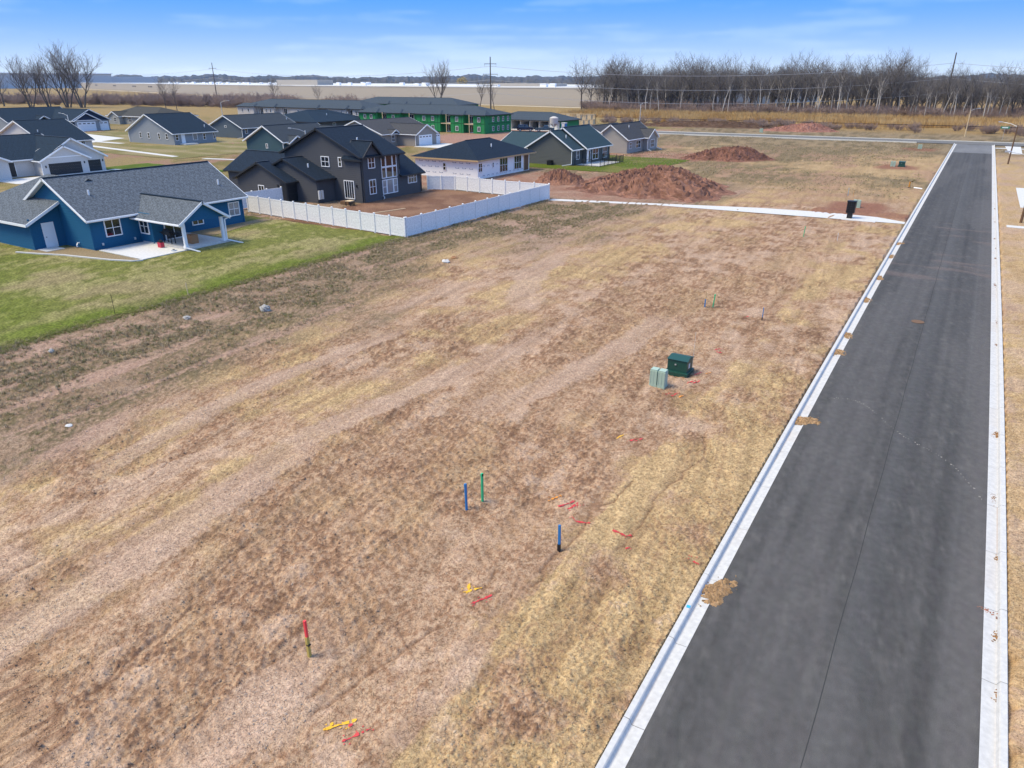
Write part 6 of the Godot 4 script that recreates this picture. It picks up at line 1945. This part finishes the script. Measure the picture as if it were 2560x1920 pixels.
	for i in 70:                                     # dotted trail of dried mud from a tyre across both lanes
		var t := i / 69.0
		var px := -3.4 + 6.2 * t; var ps := 33.6 - 6.3 * t * t + 0.5 * sin(t * 9.0)
		if r.randf() < 0.25: continue
		ps += r.randf_range(-.06, .06)
		var w := r.randf_range(.008, .035); var l := r.randf_range(.02, .10)
		b.quad(at(px, ps + l, -.095), at(px + w * 2, ps + l, -.095), at(px + w * 2, ps, -.095), at(px, ps, -.095))
	structure(b, "mud_trail", M.clod)
	thing("kerb_mark", "small sky-blue paint mark on the kerb top beside the straw clump", "paint mark", at(-4.32, 16.6, 0.024))
	b = mb(); b.quad(at(-4.38, 16.68, .026), at(-4.27, 16.70, .026), at(-4.26, 16.58, .026), at(-4.36, 16.56, .026)); put(b, "mark", M.paint_sky)
	# lamps and signs
	street_lamp("brown wooden lamp pole with a slim arm, near the street corner", 5.3, 153.6, 6.3, Vector2(-2.6, 1.2), M.dark_wood)
	street_lamp("brown wooden lamp pole by the verge path", 5.45, 88.9, 6.3, Vector2(-2.6, .6), M.dark_wood)
	street_lamp("white street lamp rising in front of the navy-gabled house", -205.0, 108.0, 5.0, Vector2(-1.9, -.9), M.grey_plastic)
	street_lamp("white street lamp behind the slate-blue house", -226.0, 172.0, 6.5, Vector2(2.3, 1.6), M.grey_plastic)
	street_lamp("grey street lamp with bent arm beside the teal house", -100.5, 93.0, 5.2, Vector2(-1.8, -1.8), M.grey_plastic)
	street_lamp("white street lamp on the cross street before the wood", -95.0, 232.0, 6.4, Vector2(1.6, .9), M.grey_plastic)
	street_lamp("pale wooden post lamp beyond the street junction", -3.0, 226.0, 6.4, Vector2(1.8, .9), M.raw_lumber)
	thing("street_sign", "small green street name sign beyond the junction", "street sign", at(5.0, 215.0))
	y = O.y
	b = mb(); b.tube([V(5.0, y - .1, 215), V(5.0, y + 3.0, 215)], [.03, .03], 6); put(b, "post", M.galvanised)
	b = mb(); b.box(V(4.1, y + 2.7, 215.02), V(5.9, y + 3.2, 214.98)); put(b, "name_plate", M.sign_green)
	b = mb(); b.box(V(4.4, y + 2.85, 214.975), V(5.6, y + 3.05, 214.97)); put(b, "lettering", M.white_trim)
	# building site
	car("suv", "dark navy sport utility vehicle parked by the open garages", "car", -110.2, 184.6, 0.5, M.car_navy, 2.35, 1.75, false)
	car("pickup_truck", "grey-blue pickup truck parked beside the navy vehicle", "truck", -104.6, 186.0, 0.45, M.car_blue, 2.7, 1.75, true)
	thing("mortar_silo", "cream mortar silo standing on legs before the garages", "silo", at(-103.5, 189.2))
	y = O.y
	b = mb(); b.lathe(V(-103.5, y, 189.2), [Vector2(.25, 1.1), Vector2(1.15, 2.0), Vector2(1.25, 3.5), Vector2(1.1, 3.6), Vector2(.5, 3.9), Vector2(.0, 3.95)], 16); put(b, "tank", M.cream_wall)
	for k in 4:
		var a := TAU * k / 4 + .4
		b = mb(); b.tube([V(-103.5 + cos(a) * 1.2, y, 189.2 + sin(a) * 1.2), V(-103.5 + cos(a) * 1.1, y + 2.2, 189.2 + sin(a) * 1.1)], [.08, .08], 6); put(b, "leg", M.grey_plastic)
	thing("site_toilet", "blue portable toilet cabin beside the mortar silo", "toilet cabin", at(-100.6, 190.0))
	y = O.y
	b = mb(); b.box(V(-101.2, y, 190.6), V(-100.0, y + 2.1, 189.4)); put(b, "cabin", M.paint_blue)
	b = mb(); b.box(V(-101.28, y + 2.1, 190.68), V(-99.92, y + 2.3, 189.32)); put(b, "roof", M.grey_plastic)
	b = mb(); b.box(V(-101.05, y + .1, 189.4), V(-100.15, y + 2.0, 189.36)); put(b, "door", M.grey_plastic)
	# on and round the patios
	thing("gas_grill", "black gas grill on the blue house patio", "grill", at(-58.3, 36.9, .17))
	y = O.y
	b = mb(); b.box(V(-58.9, y + .75, 37.3), V(-57.7, y + .95, 36.75)); put(b, "cook_box", M.black_plastic)
	b = mb(); b.tube([V(-58.75, y + .95, 37.02), V(-57.85, y + .95, 37.02)], [.27, .27], 12); put(b, "hood", M.black_plastic)
	b = mb(); b.box(V(-59.25, y + .86, 37.25), V(-58.9, y + .92, 36.8)); b.box(V(-57.7, y + .86, 37.25), V(-57.35, y + .92, 36.8)); put(b, "side_shelf", M.steel_dark)
	for q in [[-58.8, 37.2], [-57.8, 37.2], [-58.8, 36.85], [-57.8, 36.85]]:
		b = mb(); b.box(V(q[0] - .03, y, q[1] + .03), V(q[0] + .03, y + .75, q[1] - .03)); put(b, "leg", M.steel_dark)
	thing("fuel_can", "red and black fuel can standing before the gas grill", "fuel can", at(-57.7, 35.7, .09))
	y = O.y
	b = mb(); b.box(V(-57.95, y, 35.95), V(-57.5, y + .42, 35.6)); put(b, "body", M.red_plastic)
	b = mb(); b.box(V(-57.9, y + .42, 35.9), V(-57.55, y + .58, 35.65)); put(b, "lid", M.black_plastic)
	b = mb(); b.tube([V(-57.85, y + .58, 35.78), V(-57.72, y + .72, 35.78), V(-57.6, y + .58, 35.78)], [.02, .02, .02], 6); put(b, "handle", M.black_plastic)
	thing("cardboard_box", "brown cardboard box under the porch roof", "box", at(-56.6, 38.0, .17))
	y = O.y
	b = mb(); b.box(V(-57.0, y, 38.4), V(-56.2, y + .75, 37.75)); put(b, "carton", M.cardboard)
	b = mb(); b.box(V(-57.0, y + .75, 38.1), V(-56.2, y + .77, 38.05)); put(b, "tape", M.wood)
	thing("hose_reel", "small round hose reel lying on the patio edge", "hose reel", at(-55.6, 35.5, .09))
	y = O.y
	b = mb(); b.tube([V(-55.6, y, 35.5), V(-55.6, y + .1, 35.5)], [.22, .22], 18); put(b, "hose", M.grey_plastic)
	b = mb(); b.tube([V(-55.6, y + .1, 35.5), V(-55.6, y + .14, 35.5)], [.09, .09], 12); put(b, "hub", M.black_plastic)
	thing("garden_edging", "low grey concrete edging curving round the bed by the patio", "edging", at(-63, 29.2))
	var pts := [[-66.5, 28.3], [-64.4, 28.9], [-62.0, 29.8], [-59.6, 30.3], [-57.0, 30.9], [-55.2, 31.6], [-54.8, 32.2]]
	for i in pts.size() - 1:
		b = mb(); b.bar(at(pts[i][0], pts[i][1], .12), at(pts[i + 1][0], pts[i + 1][1], .12), .16, .2); put(b, "edging_piece", M.concrete)
	slab("flower_bed", [[-66.0, 28.6], [-62.0, 29.9], [-57.0, 31.0], [-55.0, 31.7], [-55.0, 32.25], [-64.3, 32.1], [-64.3, 29.7], [-66.0, 29.5]], 0.06, 0.1, M.bed_soil)
	slab("flower_bed", [[-61.5, 40.9], [-58.6, 40.9], [-58.6, 42.6], [-60.2, 47.6], [-60.2, 50.0], [-61.5, 50.0]], 0.06, 0.1, M.bed_soil)
	thing("step_block", "wooden step block and stool below the charcoal house patio door", "step", at(-60.9, 61.4))
	y = O.y
	b = mb(); b.box(V(-61.6, y, 62.0), V(-60.3, y + .35, 61.2)); put(b, "block", M.dark_wood)
	b = mb(); b.box(V(-60.2, y + .5, 61.3), V(-59.4, y + .58, 60.6)); put(b, "board", M.raw_lumber)
	for q in [[-60.15, 61.25], [-59.45, 61.25], [-60.15, 60.65], [-59.45, 60.65]]:
		b = mb(); b.box(V(q[0] - .04, y, q[1] + .04), V(q[0] + .04, y + .5, q[1] - .04)); put(b, "leg", M.black_plastic)
	thing("timber_plank", "long pale plank lying in the fenced dirt yard", "plank", at(-52.5, 61.0, .03))
	b = mb(); b.bar(at(-54.0, 58.4, .07), at(-53.0, 62.6, .07), .14, .05); put(b, "plank", M.raw_lumber)
	air_unit(-61.0, 110.5, M.steel_dark, "dark air conditioner against the grey-green gable wall")
	sheet("dirt_yard", M.mound_dirt, -59.7, -42.9, 50.6, 77.0, 0.015, 0.6, 0.6, func(px, ps): return mixc(Color(.30, .185, .125), Color(.215, .125, .085), step(-0.3, 0.3, nz.patch2.get_noise_2d(px, ps) + nz.lump.get_noise_2d(px, ps) * .4)))

func _ready():
	rng.seed = 1
	make_view()
	make_materials()
	make_ground()
	make_roads()
	make_distance()
	make_houses()
	make_power()
	make_trees()
	make_things()
	make_litter()
